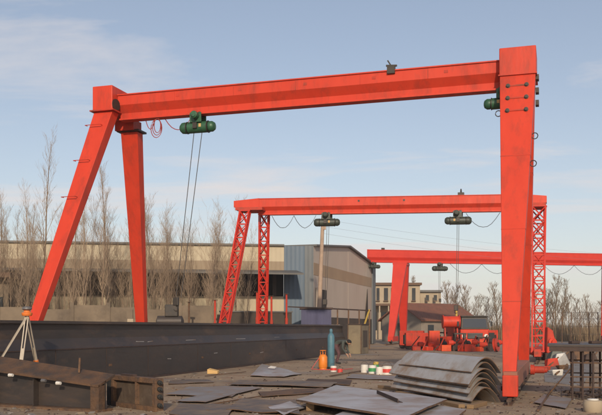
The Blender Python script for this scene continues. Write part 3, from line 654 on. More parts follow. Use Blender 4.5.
# arched plates, stacked: each spans between its front left and front right corner and bows over to the back
def arched(fl, frt, chord, rise, label, seed, th=.022):
    n, k = 14, 10; o = fl.lerp(frt, .5); o.z = 0; vs = []; rnd = random.Random(seed)
    ln = (frt - fl); ln.z = 0; dp = V((-ln.y, ln.x, 0)).normalized(); dp = dp if dp.x > 0 else -dp
    for lay in (0, 1):
        for j in range(n + 1):
            a = j / n; zz = rise * math.sin(math.pi * (.08 + .86 * a)) ** .95 - rise * .25
            for i in range(k + 1):
                s = i / k; p = fl.lerp(frt, s) + dp * (a * chord)
                vs.append(p + UP * (zz + lay * th + .008 * math.sin(s * 5 + seed)))
    S = (n + 1) * (k + 1); fs = []
    for j in range(n):
        for i in range(k):
            a = j * (k + 1) + i; fs.append([S + a, S + a + 1, S + a + k + 2, S + a + k + 1]); fs.append([a, a + k + 1, a + k + 2, a + 1])
    edge = [i for i in range(k + 1)] + [j * (k + 1) + k for j in range(1, n + 1)] + [n * (k + 1) + i for i in range(k - 1, -1, -1)] + [j * (k + 1) for j in range(n - 1, 0, -1)]
    for i in range(len(edge)):
        a, b = edge[i], edge[(i + 1) % len(edge)]; fs.append([a, b, S + b, S + a])
    m = MB(); m.add(vs, fs)
    for fi in range(2 * n * k, len(fs)): m.mi[fi] = 1
    return tag(m.build('arched_plate', [M['plate'], M['rust']], org=o, smooth=True), label, 'steel plate', 'arched steel plates in one stack')
AFL, AFR = V((2.33, 20.2, 0)), V((3.50, 17.35, 0)); AN = (AFR - AFL).cross(UP).normalized(); AN = AN if AN.x > 0 else -AN
for i, (off, zl, zr_, ch, rs_, grow, lab) in enumerate(((0, .66, .63, .72, .40, 0, 'topmost arched steel plate of the stack beside the crane leg'), (-.07, .60, .56, .60, .36, -.10, 'thin arched plate tucked close under the topmost one'),
        (.14, .44, .37, .80, .44, .22, 'widest arched steel plate in the upper half of the stack'), (.03, .38, .31, .66, .40, -.02, 'arched plate tucked close under the widest one'),
        (.10, .27, .18, .76, .42, .10, 'arched steel plate at half height of the stack'), (.0, .21, .13, .62, .38, -.1, 'arched plate just below half height of the stack'), (.08, .10, .04, .70, .38, .25, 'arched steel plate second from the ground in the stack'), (-.04, .06, .02, .58, .33, -.1, 'lowest arched steel plate of the stack, close to the ground'))):
    ax_ = (AFR - AFL).normalized()
    arched(AFL - AN * off - ax_ * grow + UP * zl, AFR - AN * off + ax_ * grow * .5 + UP * zr_, ch, rs_, lab, i)
for (u0, v0, u1, v1, z0, z1, lab) in ((398, 394, 462, 408, .0, .07, 'timber bearer lying along the front foot of the arched plates'), (470, 409, 484, 405, 0, .08, 'short timber chock at the right front corner of the arched stack'), (380, 388, 400, 391, .0, .08, 'timber sticking out left of the arched plates')):
    timber(G(u0, v0), G(u1, v1), z0, z1, .14, lab)

# loose offcuts on the ground
OFFCUTS = [
 ([G(250, 377), G(284, 378), G(302, 375), G(262, 365)], .012, .012, 'plate', .07, 'buckled grey steel sheet lying before the long girder'),
 ([G(165, 396), G(232, 398), G(252, 388), G(190, 388)], .010, .010, 'dusty', .05, 'dull steel sheet lying right of the small rusty frame'),
 ([G(176, 403), G(206, 404), G(262, 389), G(232, 388)], .03, .008, 'dusty', .02, 'narrow pale sheet strip crossing the dull sheet at a slant'),
 ([G(226, 412), G(300, 416), G(296, 402), G(240, 401)], .010, .014, 'dusty_dark', .06, 'dark flat sheet left of the big grey plate'),
 ([G(168, 416), G(226, 420), G(236, 407), G(180, 405)], .012, .010, 'dusty_dark', .05, 'dark rusty sheet at the bottom edge right of the frame'),
 ([G(228, 386), G(330, 389), G(338, 384), G(240, 382)], .012, .010, 'dusty_dark', .09, 'long dark warped sheet strip across the middle of the yard'),
 ([G(262, 398), G(330, 393), G(322, 389), G(258, 393)], .010, .012, 'rust', .05, 'brown rusty strip left of the big grey plate corner'),
 ([G(300, 385), G(350, 386), G(352, 381), G(308, 380)], .010, .010, 'rust_orange', .04, 'orange rusty sheet in front of the gas bottles'),
 ([G(346, 379), G(396, 381), G(398, 377), G(352, 375)], .010, .010, 'dusty', .03, 'thin grey sheet lying in front of the paint cans'),
 ([G(168, 385), G(214, 383), G(206, 380), G(170, 381)], .010, .010, 'dusty_dark', .03, 'small dark strip left of the card piece'),
 ([G(534, 404), G(566, 410), G(572, 400), G(544, 396)], .016, .010, 'dusty', .02, 'grey sheet on the ground between crane leg and steel table'),
 ([G(548, 372), G(570, 374), G(572, 368), G(552, 366)], .016, .012, 'dusty_dark', .02, 'small dark plate on the paving behind the crane leg'),
 ([G(268, 410), G(284, 418), G(305, 410), G(290, 404)], .028, .010, 'plate', .04, 'small bluish corner sheet touching the bottom edge left of the big plate'),
]
for i, (cs, z, th, mt, wp, lab) in enumerate(OFFCUTS): sheet(cs, z, th, M[mt], lab, warp=wp * .55, seed=11 + i)
BARS = [(G(185, 410), G(262, 398), .03, 'thin steel rod lying left of the dark flat sheet'), (G(205, 377), G(246, 373), .03, 'thin dark bar on the ground near the card piece'),
        (G(330, 377), G(362, 372), .04, 'rusty bar between the gas bottles and the paint cans'), (G(538, 412), G(552, 392), .04, 'rusty bar lying right of the crane leg foot'), (G(380, 372), G(402, 366), .04, 'short rusty bar behind the paint cans')]
for a, b, w_, lab in BARS:
    m = MB(); m.bar(a + UP * .03, b + UP * .045, w_, w_ * .8); tag(m.build('steel_bar', M['rust'], org=a.lerp(b, .5)), lab, 'steel bar', 'loose bars on the ground')
# card and paper scraps
c = G(213, 374); m = MB()
m.hexa([c + V(p) for p in ((-.19, -.05, .01), (.16, -.1, .01), (.2, .12, .01), (-.12, .16, .01))], [c + V(p) for p in ((-.19, -.02, .16), (.16, -.06, .10), (.2, .12, .12), (-.12, .16, .19))])
tag(m.build('cardboard_scrap', M['card'], org=c), 'small yellow brown card box lying in front of the long girder', 'cardboard')
c = G(272, 371); m = MB(); m.prism([c + V(p) for p in ((-.14, -.05, .12), (.10, -.10, .10), (.16, .08, .14), (-.05, .13, .17))], (0, 0, .01))
tag(m.build('paper_scrap', M['white'], org=c), 'white paper scrap lying on the buckled grey sheet', 'paper')

# ------------------------------------------------------------------ gas bottles, worker, cans
c = G(331, 369.0)
t = thing('gas_bottle', 'tall blue gas bottle standing beside the bending worker', 'gas bottle', c)
m = MB(); m.lathe(c, [(0, .115), (.03, .135), (1.18, .135), (1.28, .115), (1.34, .07), (1.37, .045)], UP, 18); m.build('cylinder', M['cyl_blue'], t, smooth=True)
m = MB(); m.lathe(c + UP * 1.36, [(0, .045), (.02, .06), (.12, .06), (.16, .035)], UP, 12); m.build('valve_cap', M['cyl_blue'], t, smooth=True)
m = MB(); m.lathe(c + UP * .02, [(0, .142), (.06, .142)], UP, 18); m.build('foot_ring', M['dark'], t, smooth=True)
c = G(323, 369.5)
t = thing('gas_bottle', 'short fat orange gas bottle left of the tall blue one', 'gas bottle', c)
m = MB(); m.lathe(c, [(.04, .13), (.10, .165), (.46, .165), (.54, .12), (.57, .05)], UP, 18); m.build('cylinder', M['cyl_orange'], t, smooth=True)
m = MB(); m.lathe(c, [(0, .14), (.06, .135)], UP, 16); m.build('foot_ring', M['cyl_orange'], t, smooth=True)
m = MB(); m.tube(c + UP * .56, c + UP * .66, .025); m.tube(c + UP * .62 - V((.05, 0, 0)), c + UP * .62 + V((.06, 0, 0)), .016); m.build('valve', M['dark'], t)
m = MB(); m.path([c + V((.11 * math.cos(a), .11 * math.sin(a), .56 + .15)) for a in [i * 2 * math.pi / 14 for i in range(15)]], .014, 5)
for a in (0.6, 2.6, 4.6): m.tube(c + V((.11 * math.cos(a), .11 * math.sin(a), .52)), c + V((.11 * math.cos(a), .11 * math.sin(a), .71)), .012)
m.build('guard_collar', M['cyl_orange'], t)
m = MB(); a = c + V((.02, -.02, .62)); m.path([a, a + V((-.25, -.1, -.3)), a + V((-.45, -.2, -.59)), a + V((-.1, -.5, -.6)), a + V((.7, -.45, -.6)), a + V((1.1, .3, -.6))], .012, 5)
tag(m.build('gas_hose', M['can_red'], org=c), 'thin red gas hose trailing on the ground from the orange bottle', 'hose')

def can(u, v, r, h, body, band, label):
    c = G(u, v); t = thing('paint_can', label, 'paint can', c, 'paint cans on the ground')
    m = MB(); m.lathe(c, [(0, r), (h, r), (h + .005, r * .9), (h - .01, r * .88)], UP, 16); m.build('can_body', body, t, smooth=True)
    m = MB(); m.lathe(c + UP * h * .25, [(0, r + .003), (h * .45, r + .003)], UP, 16); m.build('paper_band', band, t, smooth=True)
    m = MB(); m.path([c + V((r * math.cos(a), 0, h + r * .9 * math.sin(a))) for a in [i * math.pi / 8 for i in range(9)]], .006, 4); m.build('handle', M['wire'], t)
can(364.5, 372.5, .13, .26, M['white'], M['white'], 'plain white pail, leftmost of the row of paint cans')
can(372.5, 373.5, .14, .27, M['white'], M['can_green'], 'white paint can with green band in the row of cans')
can(379.5, 374.5, .12, .24, M['white'], M['white'], 'plain white can just left of the red banded can')
can(387, 374.5, .16, .27, M['white'], M['can_red'], 'white paint can with red band, rightmost of the row')
can(333.5, 371.8, .11, .20, M['white'], M['can_red'], 'small pale can with red band at the foot of the blue bottle')
can(340, 372.5, .09, .12, M['can_red'], M['can_red'], 'small red tin right of the pale can near the worker')
can(376, 370.2, .10, .30, M['yellow'], M['can_green'], 'thin yellow topped can behind the row of paint cans')
can(414, 348, .22, .38, M['white'], M['white'], 'white pail far off in front of the red machine parts')

# the worker: bent forward, arms down, one continuous skinned body
def worker(c, rotz):
    J = {'pel': (0, 0, .82), 'wst': (.10, 0, .95), 'chs': (.36, 0, 1.02), 'nck': (.50, 0, .98), 'hd0': (.58, 0, .94), 'hd1': (.69, 0, .86),
         'hpL': (0, .10, .78), 'knL': (.10, .13, .43), 'anL': (-.05, .13, .08), 'toL': (.15, .15, .035),
         'hpR': (0, -.10, .78), 'knR': (.20, -.14, .46), 'anR': (.10, -.14, .08), 'toR': (.30, -.16, .035),
         'shL': (.40, .17, .96), 'elL': (.42, .22, .68), 'wrL': (.55, .14, .47), 'pmL': (.60, .12, .40),
         'shR': (.40, -.17, .96), 'elR': (.40, -.23, .68), 'wrR': (.53, -.14, .46), 'pmR': (.58, -.12, .39)}
    rad = {'pel': .145, 'wst': .135, 'chs': .16, 'nck': .065, 'hd0': .085, 'hd1': .095, 'hpL': .10, 'hpR': .10, 'knL': .07, 'knR': .07, 'anL': .05, 'anR': .05, 'toL': .042, 'toR': .042,
           'shL': .075, 'shR': .075, 'elL': .05, 'elR': .05, 'wrL': .034, 'wrR': .034, 'pmL': .036, 'pmR': .036}
    E = [('pel', 'wst'), ('wst', 'chs'), ('chs', 'nck'), ('nck', 'hd0'), ('hd0', 'hd1'), ('chs', 'shL'), ('chs', 'shR'), ('shL', 'elL'), ('elL', 'wrL'), ('wrL', 'pmL'), ('shR', 'elR'), ('elR', 'wrR'), ('wrR', 'pmR'),
         ('pel', 'hpL'), ('pel', 'hpR'), ('hpL', 'knL'), ('knL', 'anL'), ('anL', 'toL'), ('hpR', 'knR'), ('knR', 'anR'), ('anR', 'toR')]
    for sd, sg in (('L', 1), ('R', -1)):
        pm = V(J['pm' + sd])
        for k, (off, ln) in enumerate(((-.030, .07), (-.010, .085), (.010, .08), (.030, .06))):
            a, b = f'f{k}a' + sd, f'f{k}b' + sd
            J[a] = tuple(pm + V((.03, off, -.05))); J[b] = tuple(pm + V((.035, off, -.05 - ln * .7))); rad[a] = .010; rad[b] = .008; E += [('pm' + sd, a), (a, b)]
        J['tb' + sd] = tuple(pm + V((.05, -sg * .04, -.02))); rad['tb' + sd] = .011; E.append(('pm' + sd, 'tb' + sd))
    names = list(J); me = bpy.data.meshes.new('person')
    me.from_pydata([V(J[n]) for n in names], [(names.index(a), names.index(b)) for a, b in E], [])
    o = bpy.data.objects.new('person', me); COL.objects.link(o)
    sk = o.modifiers.new('skin', 'SKIN'); sk.use_smooth_shade = True
    sv = me.skin_vertices[0].data
    for i, n in enumerate(names): sv[i].radius = (rad[n], rad[n]); sv[i].use_root = (n == 'pel')
    sb = o.modifiers.new('sub', 'SUBSURF'); sb.levels = 2; sb.render_levels = 2
    dg = bpy.context.evaluated_depsgraph_get(); m2 = bpy.data.meshes.new_from_object(o.evaluated_get(dg))
    o.modifiers.clear(); o.data = m2; m2.name = 'person'
    m2.materials.clear()
    for k in ('jacket', 'trousers', 'skin', 'black'): m2.materials.append(M[k])
    for p in m2.polygons:
        p.use_smooth = True; q = p.center
        p.material_index = 3 if q.z < .09 else 2 if (q.x > .53 and q.z > .74) or (q.x > .5 and q.z < .46) else 1 if (q.z < .86 and q.x < .30) and not (abs(q.y) > .17 and q.x > .33) else 0
    o.location = c; o.rotation_euler = (0, 0, rotz); ORG[o.name] = V(c)
    hm = MB(); hm.lathe(V((.60, 0, .955)), [(-.06, .02), (-.05, .075), (0, .112), (.05, .108), (.09, .06), (.1, .01)], V((.55, 0, .83)), 14)
    h = hm.build('hair', M['hair'], None, smooth=True); h.parent = o; h.location = (0, 0, 0)
    fm = MB(); fm.lathe(V((.735, 0, .83)), [(0, .02), (.02, .014), (.03, .004)], V((.7, 0, -.6)), 6)
    n_ = fm.build('nose', M['skin'], None); n_.parent = o
    return o
wk = worker(G(336.0, 364.0), R(-25))
tag(wk, 'worker in dark jacket bending forward behind the tall blue gas bottle', 'person')

# ------------------------------------------------------------------ factory building on the left
FY = 60.0
def wall_quad(m, a, b, z0, z1, th, nrm):
    m.hexa([a + UP * z0, b + UP * z0, b + UP * z0 - nrm * th, a + UP * z0 - nrm * th], [a + UP * z1, b + UP * z1, b + UP * z1 - nrm * th, a + UP * z1 - nrm * th])
K0 = V(((313.5 - UH) / F * 62, 62, 0))                       # corner between long wall and gable
K1 = V(((374 - UH) / F * 82.3, 82.3, 0))                     # far end of the gable
KB = V(((284 - UH) / F * 61.7, 61.7, 0))                     # blue cladding starts
KL = V(((-60 - UH) / F * 58.4, 58.4, 0))                     # beyond the left edge of the picture
fac = thing('factory_building', 'long cream and blue sheet-clad factory hall with gable end behind the cranes', 'building', K0)
nS = (K0 - KL).cross(UP).normalized(); nS = nS if nS.y < 0 else -nS
nG = (K1 - K0).cross(UP).normalized(); nG = nG if nG.x > 0 else -nG
ZE, ZR = 7.52, 8.42
def side(name, a, b, z0, z1, mat, off=0.0, th=.2, par=None):
    m = MB(); wall_quad(m, a + nS * off, b + nS * off, z0, z1, th, nS); return m.build(name, mat, par or fac)
side('wall', KL, KB, 6.40, ZE, M['cream'])
side('wall_band', KL, KB, 5.75, 6.398, M['tan'], .004)
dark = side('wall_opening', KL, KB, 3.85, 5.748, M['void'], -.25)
side('lower_wall', KL, KB, 0, 3.848, M['cream'], -.02)
side('blue_wall', KB + (K0 - KB) * .002, KB.lerp(K0, .70), 0, ZE + .03, M['bluewall'], .01)
side('corner_wall', KB.lerp(K0, .702), K0, 0, ZE + .06, M['greywall'], .03)
# columns across the opening, and lower windows
Ls = (KB - KL).length; ds = (KB - KL).normalized()
x = 1.2
while x < Ls:
    m = MB(); c = KL + ds * x; m.box(c + UP * 4.8 - nS * .05, (.28, .25, 1.9), (ds, nS, UP)); m.build('column', M['brownwall'], fac)
    x += 4.4
for fx0, fx1, z0, z1 in ((.10, .16, 1.2, 2.5), (.30, .36, 1.2, 2.5), (.44, .50, 1.0, 2.4), (.58, .70, .6, 2.5), (.77, .83, 1.2, 2.5), (.90, .96, .2, 2.6)):
    m = MB(); wall_quad(m, KL + ds * Ls * fx0 + nS * .0, KL + ds * Ls * fx1 + nS * .0, z0, z1, .03, nS); wn_ = m.build('window', M['glass'], fac)
    m = MB(); a, b = KL + ds * Ls * fx0, KL + ds * Ls * fx1
    for zz in (z0, z1, (z0 + z1) / 2): m.bar(a + UP * zz + nS * .02, b + UP * zz + nS * .02, .06)
    for s in (0, .5, 1): m.bar(a.lerp(b, s) + UP * z0 + nS * .02, a.lerp(b, s) + UP * z1 + nS * .02, .06)
    m.build('window_frame', M['brownroof'], wn_)
# canopy along the wall
ca, cb = KL + nS * .05, KB.lerp(K0, .42) + nS * .05
cd = 3.8
m = MB(); m.hexa([ca + UP * 5.62, ca + UP * 5.76, cb + UP * 5.76, cb + UP * 5.62], [ca + nS * cd + UP * 5.38, ca + nS * cd + UP * 5.50, cb + nS * cd + UP * 5.32, cb + nS * cd + UP * 5.20]); cn = m.build('canopy', M['roof'], fac)
x = 2.0
while x < Ls - 1:
    m = MB(); c = ca + ds * x; m.bar(c + UP * 4.3, c + nS * (cd - .3) + UP * 5.34, .10); m.build('strut', M['brownwall'], cn); x += 4.4
# eaves gutter, roof and gable
m = MB(); m.bar(KL + nS * .12 + UP * (ZE + .06), KB + nS * .12 + UP * (ZE + .06), .22, .12); m.build('gutter', M['roof'], fac)
mid = K0.lerp(K1, .5)
GW = (K1 - K0)
def gable_band(name, zlo, zhi, mat, s0=0.0, s1=1.0, off=0.0, th=.15):
    """panel of the gable wall between heights zlo(s) and zhi(s)"""
    st = [s0] + [q for q in (.5,) if s0 < q < s1] + [s1]
    poly = [K0 + GW * q + UP * zlo(q) for q in st] + [K0 + GW * q + UP * zhi(q) for q in reversed(st)]
    m = MB(); m.prism([p + nG * off for p in poly], -nG * th); return m.build(name, mat, fac)
topz = lambda s: ZE + (ZR - ZE) * (1 - abs(2 * s - 1))
for k in range(6): gable_band('gable_panel', lambda s: 6.35, topz, M['gcream'], k / 6 + .0006, (k + 1) / 6 - .0006, off=(.0, .008, .002, .012, .004, .009)[k])
gable_band('gable_band', lambda s: 5.45, lambda s: 6.345, M['gtan'], off=.02)
for k in range(6): gable_band('gable_panel', lambda s: 2.4, lambda s: 5.445, M['gcream'], k / 6 + .0006, (k + 1) / 6 - .0006, off=(.0, .012, .004, .015, .006, .01)[k])
gable_band('gable_base', lambda s: 0, lambda s: 2.39, M['brownwall'], off=-.03)
m = MB(); m.box(K0 + GW * .975 + nG * .08 + UP * 3.7, (1.3, .12, 7.3), (GW.normalized(), nG, UP)); m.build('corner_trim', M['greywall'], fac)
m = MB(); m.box(K0 + GW * .105 + nG * .05 + UP * 3.35, (1.9, .14, 2.2), (GW.normalized(), nG, UP)); dr = m.build('doorway', M['void'], fac)
m = MB(); m.box(K0 + GW * .03 + nG * .09 + UP * 3.35, (.2, .12, 2.4), (GW.normalized(), nG, UP)); m.build('door_frame', M['gcream'], dr)
m = MB(); gd = GW.normalized(); b0 = K0 + GW * .80 + nG * .06
m.prism([b0 + UP * 2.3, b0 + gd * 1.2 + UP * 2.3, b0 + gd * 1.0 + UP * 5.2], nG * .03); m.build('dark_slit', M['void'], fac)  # dark triangular panel on the gable wall
for s0, s1, nm in ((0, .5, 'roof_slope'), (.5, 1.0, 'roof_slope')):
    a, b = K0 + GW * s0, K0 + GW * s1; back = -nG * 30
    m = MB(); za, zb = topz(s0) + .02, topz(s1) + .02
    m.hexa([a + nG * .25 + UP * za, b + nG * .25 + UP * zb, b + nG * .25 + UP * (zb + .14), a + nG * .25 + UP * (za + .14)], [a + back + UP * za, b + back + UP * zb, b + back + UP * (zb + .14), a + back + UP * (za + .14)]); m.build(nm, M['roof'], fac)

# shelter along the gable foot
S0, S1 = W(313, 0, 57.0), W(371, 0, 62.5); S0.z = S1.z = 0
t = thing('lean_to_shelter', 'low open shelter with dark flat roof below the factory gable', 'shelter', S0)
sd = (S1 - S0).normalized(); sn = V((sd.y, -sd.x, 0))
m = MB(); m.hexa([S0 + UP * 2.86, S0 - sn * 2.2 + UP * 2.98, S0 - sn * 2.2 + UP * 3.05, S0 + UP * 2.96], [S1 + UP * 2.78, S1 - sn * 2.2 + UP * 2.90, S1 - sn * 2.2 + UP * 2.97, S1 + UP * 2.88]); m.build('roof', M['rust_dark'], t)
for i in range(6):
    c = S0.lerp(S1, .02 + .19 * i); m = MB(); m.bar(c, c + UP * 2.84, .10); m.build('post', M['rust'], t)
for i in range(5):
    a, b = S0.lerp(S1, .04 + .19 * i), S0.lerp(S1, .19 + .19 * i)
    if i in (2, 3): m = MB(); wall_quad(m, a - sn * 1.6, b - sn * 1.6, .1, 2.3 - .5 * (i % 2), .04, sn); m.build('sheet_panel', M['gcream'], t)
for i in (4,):
    m = MB(); a = S0.lerp(S1, .84); m.bar(a + UP * 1.3, a + sd * .9 + UP * 2.9, .09); m.build('diagonal_brace', M['yellow'], t)
c = W(316, 0, 53); c.z = 0
t = thing('site_cabin', 'small violet blue ribbed cabin between factory and long girder', 'cabin', c)
m = MB(); m.box(c + UP * 1.35, (1.86, 1.6, 2.7)); m.build('wall', M['purple'], t)
m = MB(); m.box(c + UP * 2.76, (2.06, 1.8, .1)); m.build('roof', M['rust_dark'], t)
for s in (-1, 0, 1):
    m = MB(); m.box(c + V((s * .90, -.81, 1.35)), (.05, .03, 2.68)); m.build('corner_post', M['purple'], t)

# utility pole
pb, pt = W(317.5, 0, 53.5), W(323, 216, 54); pb.z = 0
t = thing('utility_pole', 'pale leaning utility pole in front of the factory gable', 'pole', pb)
m = MB(); m.path([pb, pb.lerp(pt, .5), pt], [.17, .14, .11], 10); m.build('pole', M['polewood'], t, smooth=True)
c = pb.lerp(pt, .955)
m = MB(); m.bar(c + V((-.42, -.1, .0)), c + V((.18, -.1, .02)), .09); ca_ = m.build('crossarm', M['polewood'], t)
for s in (-.38, -.12, .12):
    m = MB(); m.lathe(c + V((s, -.1, .04)), [(0, .03), (.05, .05), (.1, .03), (.14, .045), (.17, .01)], UP, 8); m.build('insulator', M['white'], ca_, smooth=True)
m = MB(); m.box(c + V((.12, -.14, -.35)), (.16, .12, .3)); m.build('junction_box', M['polewood'], t)
for i, (dz, lab) in enumerate(((.0, 'highest thin overhead wire running right from the leaning pole'), (-.45, 'middle thin overhead wire running right from the leaning pole'), (-.9, 'lowest thin overhead wire running right from the leaning pole'))):
    a = c + V((.1, -.1, .15 + dz)); b = V((52, 92, 9.6 + dz * 1.6)); pts = [a.lerp(b, k / 12) - UP * 1.1 * (1 - (2 * k / 12 - 1) ** 2) for k in range(13)]
    m = MB(); m.path(pts, .005, 4); tag(m.build('overhead_wire', M['cable_line'], org=a), lab, 'wire', 'overhead wires')

# boundary wall of concrete panels
wa, wb = V((-19.0, 47.2, 0)), V((-5.0, 49.2, 0))
t = thing('concrete_wall', 'brownish concrete panel wall behind the long girder on the left', 'wall', wa)
wdv = (wb - wa).normalized(); wn2 = V((wdv.y, -wdv.x, 0)); nP = 7; pl = (wb - wa).length / nP
for i in range(nP + 1):
    m = MB(); c = wa + wdv * pl * i; m.box(c + UP * 1.5, (.22, .26, 3.0), (wdv, wn2, UP)); m.build('post', M['concrete'], t)
    if i < nP:
        hh = 2.85 - .12 * (i % 3); m = MB(); m.box(c + wdv * pl / 2 + UP * hh / 2, (pl - .23, .14, hh), (wdv, wn2, UP)); m.build('panel', M['concrete'], t)
# lower rendered wall stretch between wall and cabin
wc, we = V((-4.8, 50.5, 0)), V((-.6, 52.0, 0))
t = thing('low_wall', 'dark brown low wall behind the lattice legs of the middle crane', 'wall', wc)
m = MB(); d_ = (we - wc).normalized(); n_ = V((d_.y, -d_.x, 0)); m.box(wc.lerp(we, .5) + UP * 1.25, ((we - wc).length, .2, 2.5), (d_, n_, UP)); m.build('wall', M['brownwall'], t)
m = MB(); m.box(wc.lerp(we, .5) + UP * 2.54, ((we - wc).length + .1, .32, .08), (d_, n_, UP)); m.build('coping', M['roof'], t)
# shed at the far left behind the wall
c = V((-20.2, 53.5, 0)); t = thing('small_shed', 'brown shed with flat dark eaves at the far left edge', 'shed', c)
m = MB(); m.box(c + UP * 2.3, (4.6, 3.4, 4.6)); m.build('wall', M['concrete'], t)
m = MB(); m.box(c + UP * 4.75 + V((0, -.3, 0)), (5.4, 4.6, .3)); m.build('roof', M['brownroof'], t)
for s in (-1.2, 0.4, 1.6):
    m = MB(); m.box(c + V((s, -1.72, 2.9)), (.7, .06, 1.1)); w_ = m.build('window', M['glass'], t)
    m = MB(); m.box(c + V((s, -1.74, 2.3)), (.85, .12, .08)); m.build('sill', M['roof'], w_)
# cabinet, dark machine and red props beside the wall
c = W(137, 0, 45.5); c.z = 0; t = thing('block_stack', 'pale mottled block pile at the foot of the nearest crane far left leg', 'block pile', c)
for i in range(5):
    for j in range(3):
        m = MB(); m.box(c + V((-.34 + .34 * j + .03 * (i % 2), 0, .30 + i * .5)), (.32, .5, .48)); m.build('block', M['concrete'] if (i + j) % 3 else M['house'], t)
c = W(170, 0, 46.2); c.z = 0; t = thing('compressor', 'dark compressor standing before the concrete wall', 'compressor', c)
m = MB(); m.lathe(c + V((-.75, 0, 1.9)), [(0, .1), (.08, .32), (1.4, .32), (1.5, .1)], V((1, 0, 0)), 14); m.build('tank', M['mill'], t, smooth=True)
m = MB(); m.box(c + V((.1, 0, 2.5)), (.7, .5, .65)); m.build('motor', M['dark'], t, bevel=.04)
for a in (-.5, .5):
    for b in (-.25, .25): m = MB(); m.bar(c + V((a, b, 0)), c + V((a, b * .7, 1.7)), .08); m.build('leg', M['dark'], t)
for u_, y_, v_, lab in ((257, 47.0, 292, 'thin red prop left of the far lattice leg'), (271.5, 47.6, 296, 'red prop just right of the far lattice leg'), (286.5, 49.0, 294, 'dark red prop standing left of the violet cabin'), (215, 46.5, 300, 'short red prop left of the near lattice leg'), (189, 46.8, 302, 'rusty prop in front of the concrete wall')):
    c = W(u_, v_, y_); z_ = c.z; c.z = 0; t = thing('steel_prop', lab, 'prop', c, 'red steel props')
    m = MB(); m.tube(c + UP * .02, c + UP * z_ * .6, .085); m.build('outer_tube', M['red_dirty'] if u_ != 189 else M['rust'], t)
    m = MB(); m.tube(c + UP * z_ * .6, c + UP * z_, .055); m.build('inner_tube', M['red_dirty'] if u_ != 189 else M['rust'], t)
    m = MB(); m.box(c + UP * .012, (.3, .3, .02)); m.box(c + UP * z_, (.28, .28, .02)); m.build('end_plates', M['rust'], t)

# ------------------------------------------------------------------ houses behind the far crane
t = thing('two_storey_house', 'cream two storey house with dark windows behind the farthest crane', 'house', W(408, 0, 118) * V((1, 1, 0)) if False else V((W(408, 0, 118).x, 118, 0)))
def hb(par, u0, u1, v0, v1, y, dep, name, mat):
    a, b = W(u0, v1, y), W(u1, v0, y); m = MB(); m.box(V(((a.x + b.x) / 2, y + dep / 2, (max(a.z, 0) + b.z) / 2)), (b.x - a.x, dep, b.z - max(a.z, 0))); return m.build(name, mat, par)
hb(t, 370, 420, 285, 345, 118, 9, 'wall', M['house']); hb(t, 368, 422, 282.6, 285, 117.6, 10, 'roof', M['brownroof'])
hb(t, 420.1, 441, 292, 345, 119, 8, 'wall', M['house']); hb(t, 419.5, 443, 290, 292, 118.6, 9, 'roof', M['roof'])
hb(t, 369, 444, 303.5, 305.6, 115.8, 2.2, 'floor_slab', M['brownroof'])
for u0, u1 in ((376.5, 379.5), (384, 388), (391, 394), (412, 415.5), (426, 429), (434, 437)):
    w_ = hb(t, u0, u1, 288 if u0 < 420 else 295, 300.5, 117.9, .3, 'window', M['glass']); hb(w_, u0 - .5, u1 + .5, 300.6, 301.4, 117.7, .4, 'sill', M['brownroof'])
for u0 in (370, 379, 388, 410.5, 420, 430, 440):
    hb(t, u0, u0 + 1.2, 305.8, 345, 115.9, .3, 'pillar', M['house'])
for u0, u1 in ((373, 377), (381, 386), (412, 417), (423, 428)): hb(t, u0, u1, 312, 330, 117.85, .3, 'doorway', M['glass'])
# tiled shed: gable end turned to the left front, roof running back to the right
t0 = at(404, 92); e1_ = V((.93, .37, 0)).normalized(); e2_ = V((.62, .78, 0)).normalized() * 1.0; e2_ = V((-e1_.y, e1_.x, 0))
gl = V((.75, -.10, 0)); gx = V((.80, .60, 0)).normalized(); gy = V((-.60, .80, 0)).normalized()
t = thing('tiled_shed', 'low shed with red brown tiled roof behind the red machine parts', 'shed', t0)
wS, lS, zE_, zR_ = 6.4, 9.0, 2.5, 4.25
f0 = t0 + gx * 2.6; f1 = f0 + gy * wS                    # near and far foot of the left gable
def shp(q, lift=0): return [q + UP * 0, q + gy * wS, q + gy * wS + UP * zE_, q + gy * wS / 2 + UP * (zR_ + lift), q + UP * zE_]
m = MB(); m.prism(shp(f0), gx * lS); m.build('wall', M['house_grey'], t)
for s_, nm in ((0, 'roof_slope'), (1, 'roof_slope')):
    a_ = f0 + gy * (wS + .4 if s_ else -.4) + UP * (zE_ - .20); b_ = f0 + gy * wS / 2 + UP * (zR_ + .03)
    m = MB(); m.hexa([a_ - gx * .35, b_ - gx * .35, b_ - gx * .35 + UP * .14, a_ - gx * .35 + UP * .14], [a_ + gx * (lS + .3), b_ + gx * (lS + .3), b_ + gx * (lS + .3) + UP * .14, a_ + gx * (lS + .3) + UP * .14]); m.build(nm, M['tile'], t)
for q in (1.5, 4.0, 6.5):
    m = MB(); m.box(f0 + gx * q - gy * .02 + UP * 1.45, (.9, .06, .9), (gx, gy, UP)); w_ = m.build('window', M['glass'], t)
    m = MB(); m.box(f0 + gx * q - gy * .05 + UP * .96, (1.1, .14, .08), (gx, gy, UP)); m.build('sill', M['concrete'], w_)
m = MB(); m.box(f0 - gx * .02 + gy * 3.2 + UP * 1.05, (.06, 1.0, 2.1), (gx, gy, UP)); m.build('door', M['brownwall'], t)
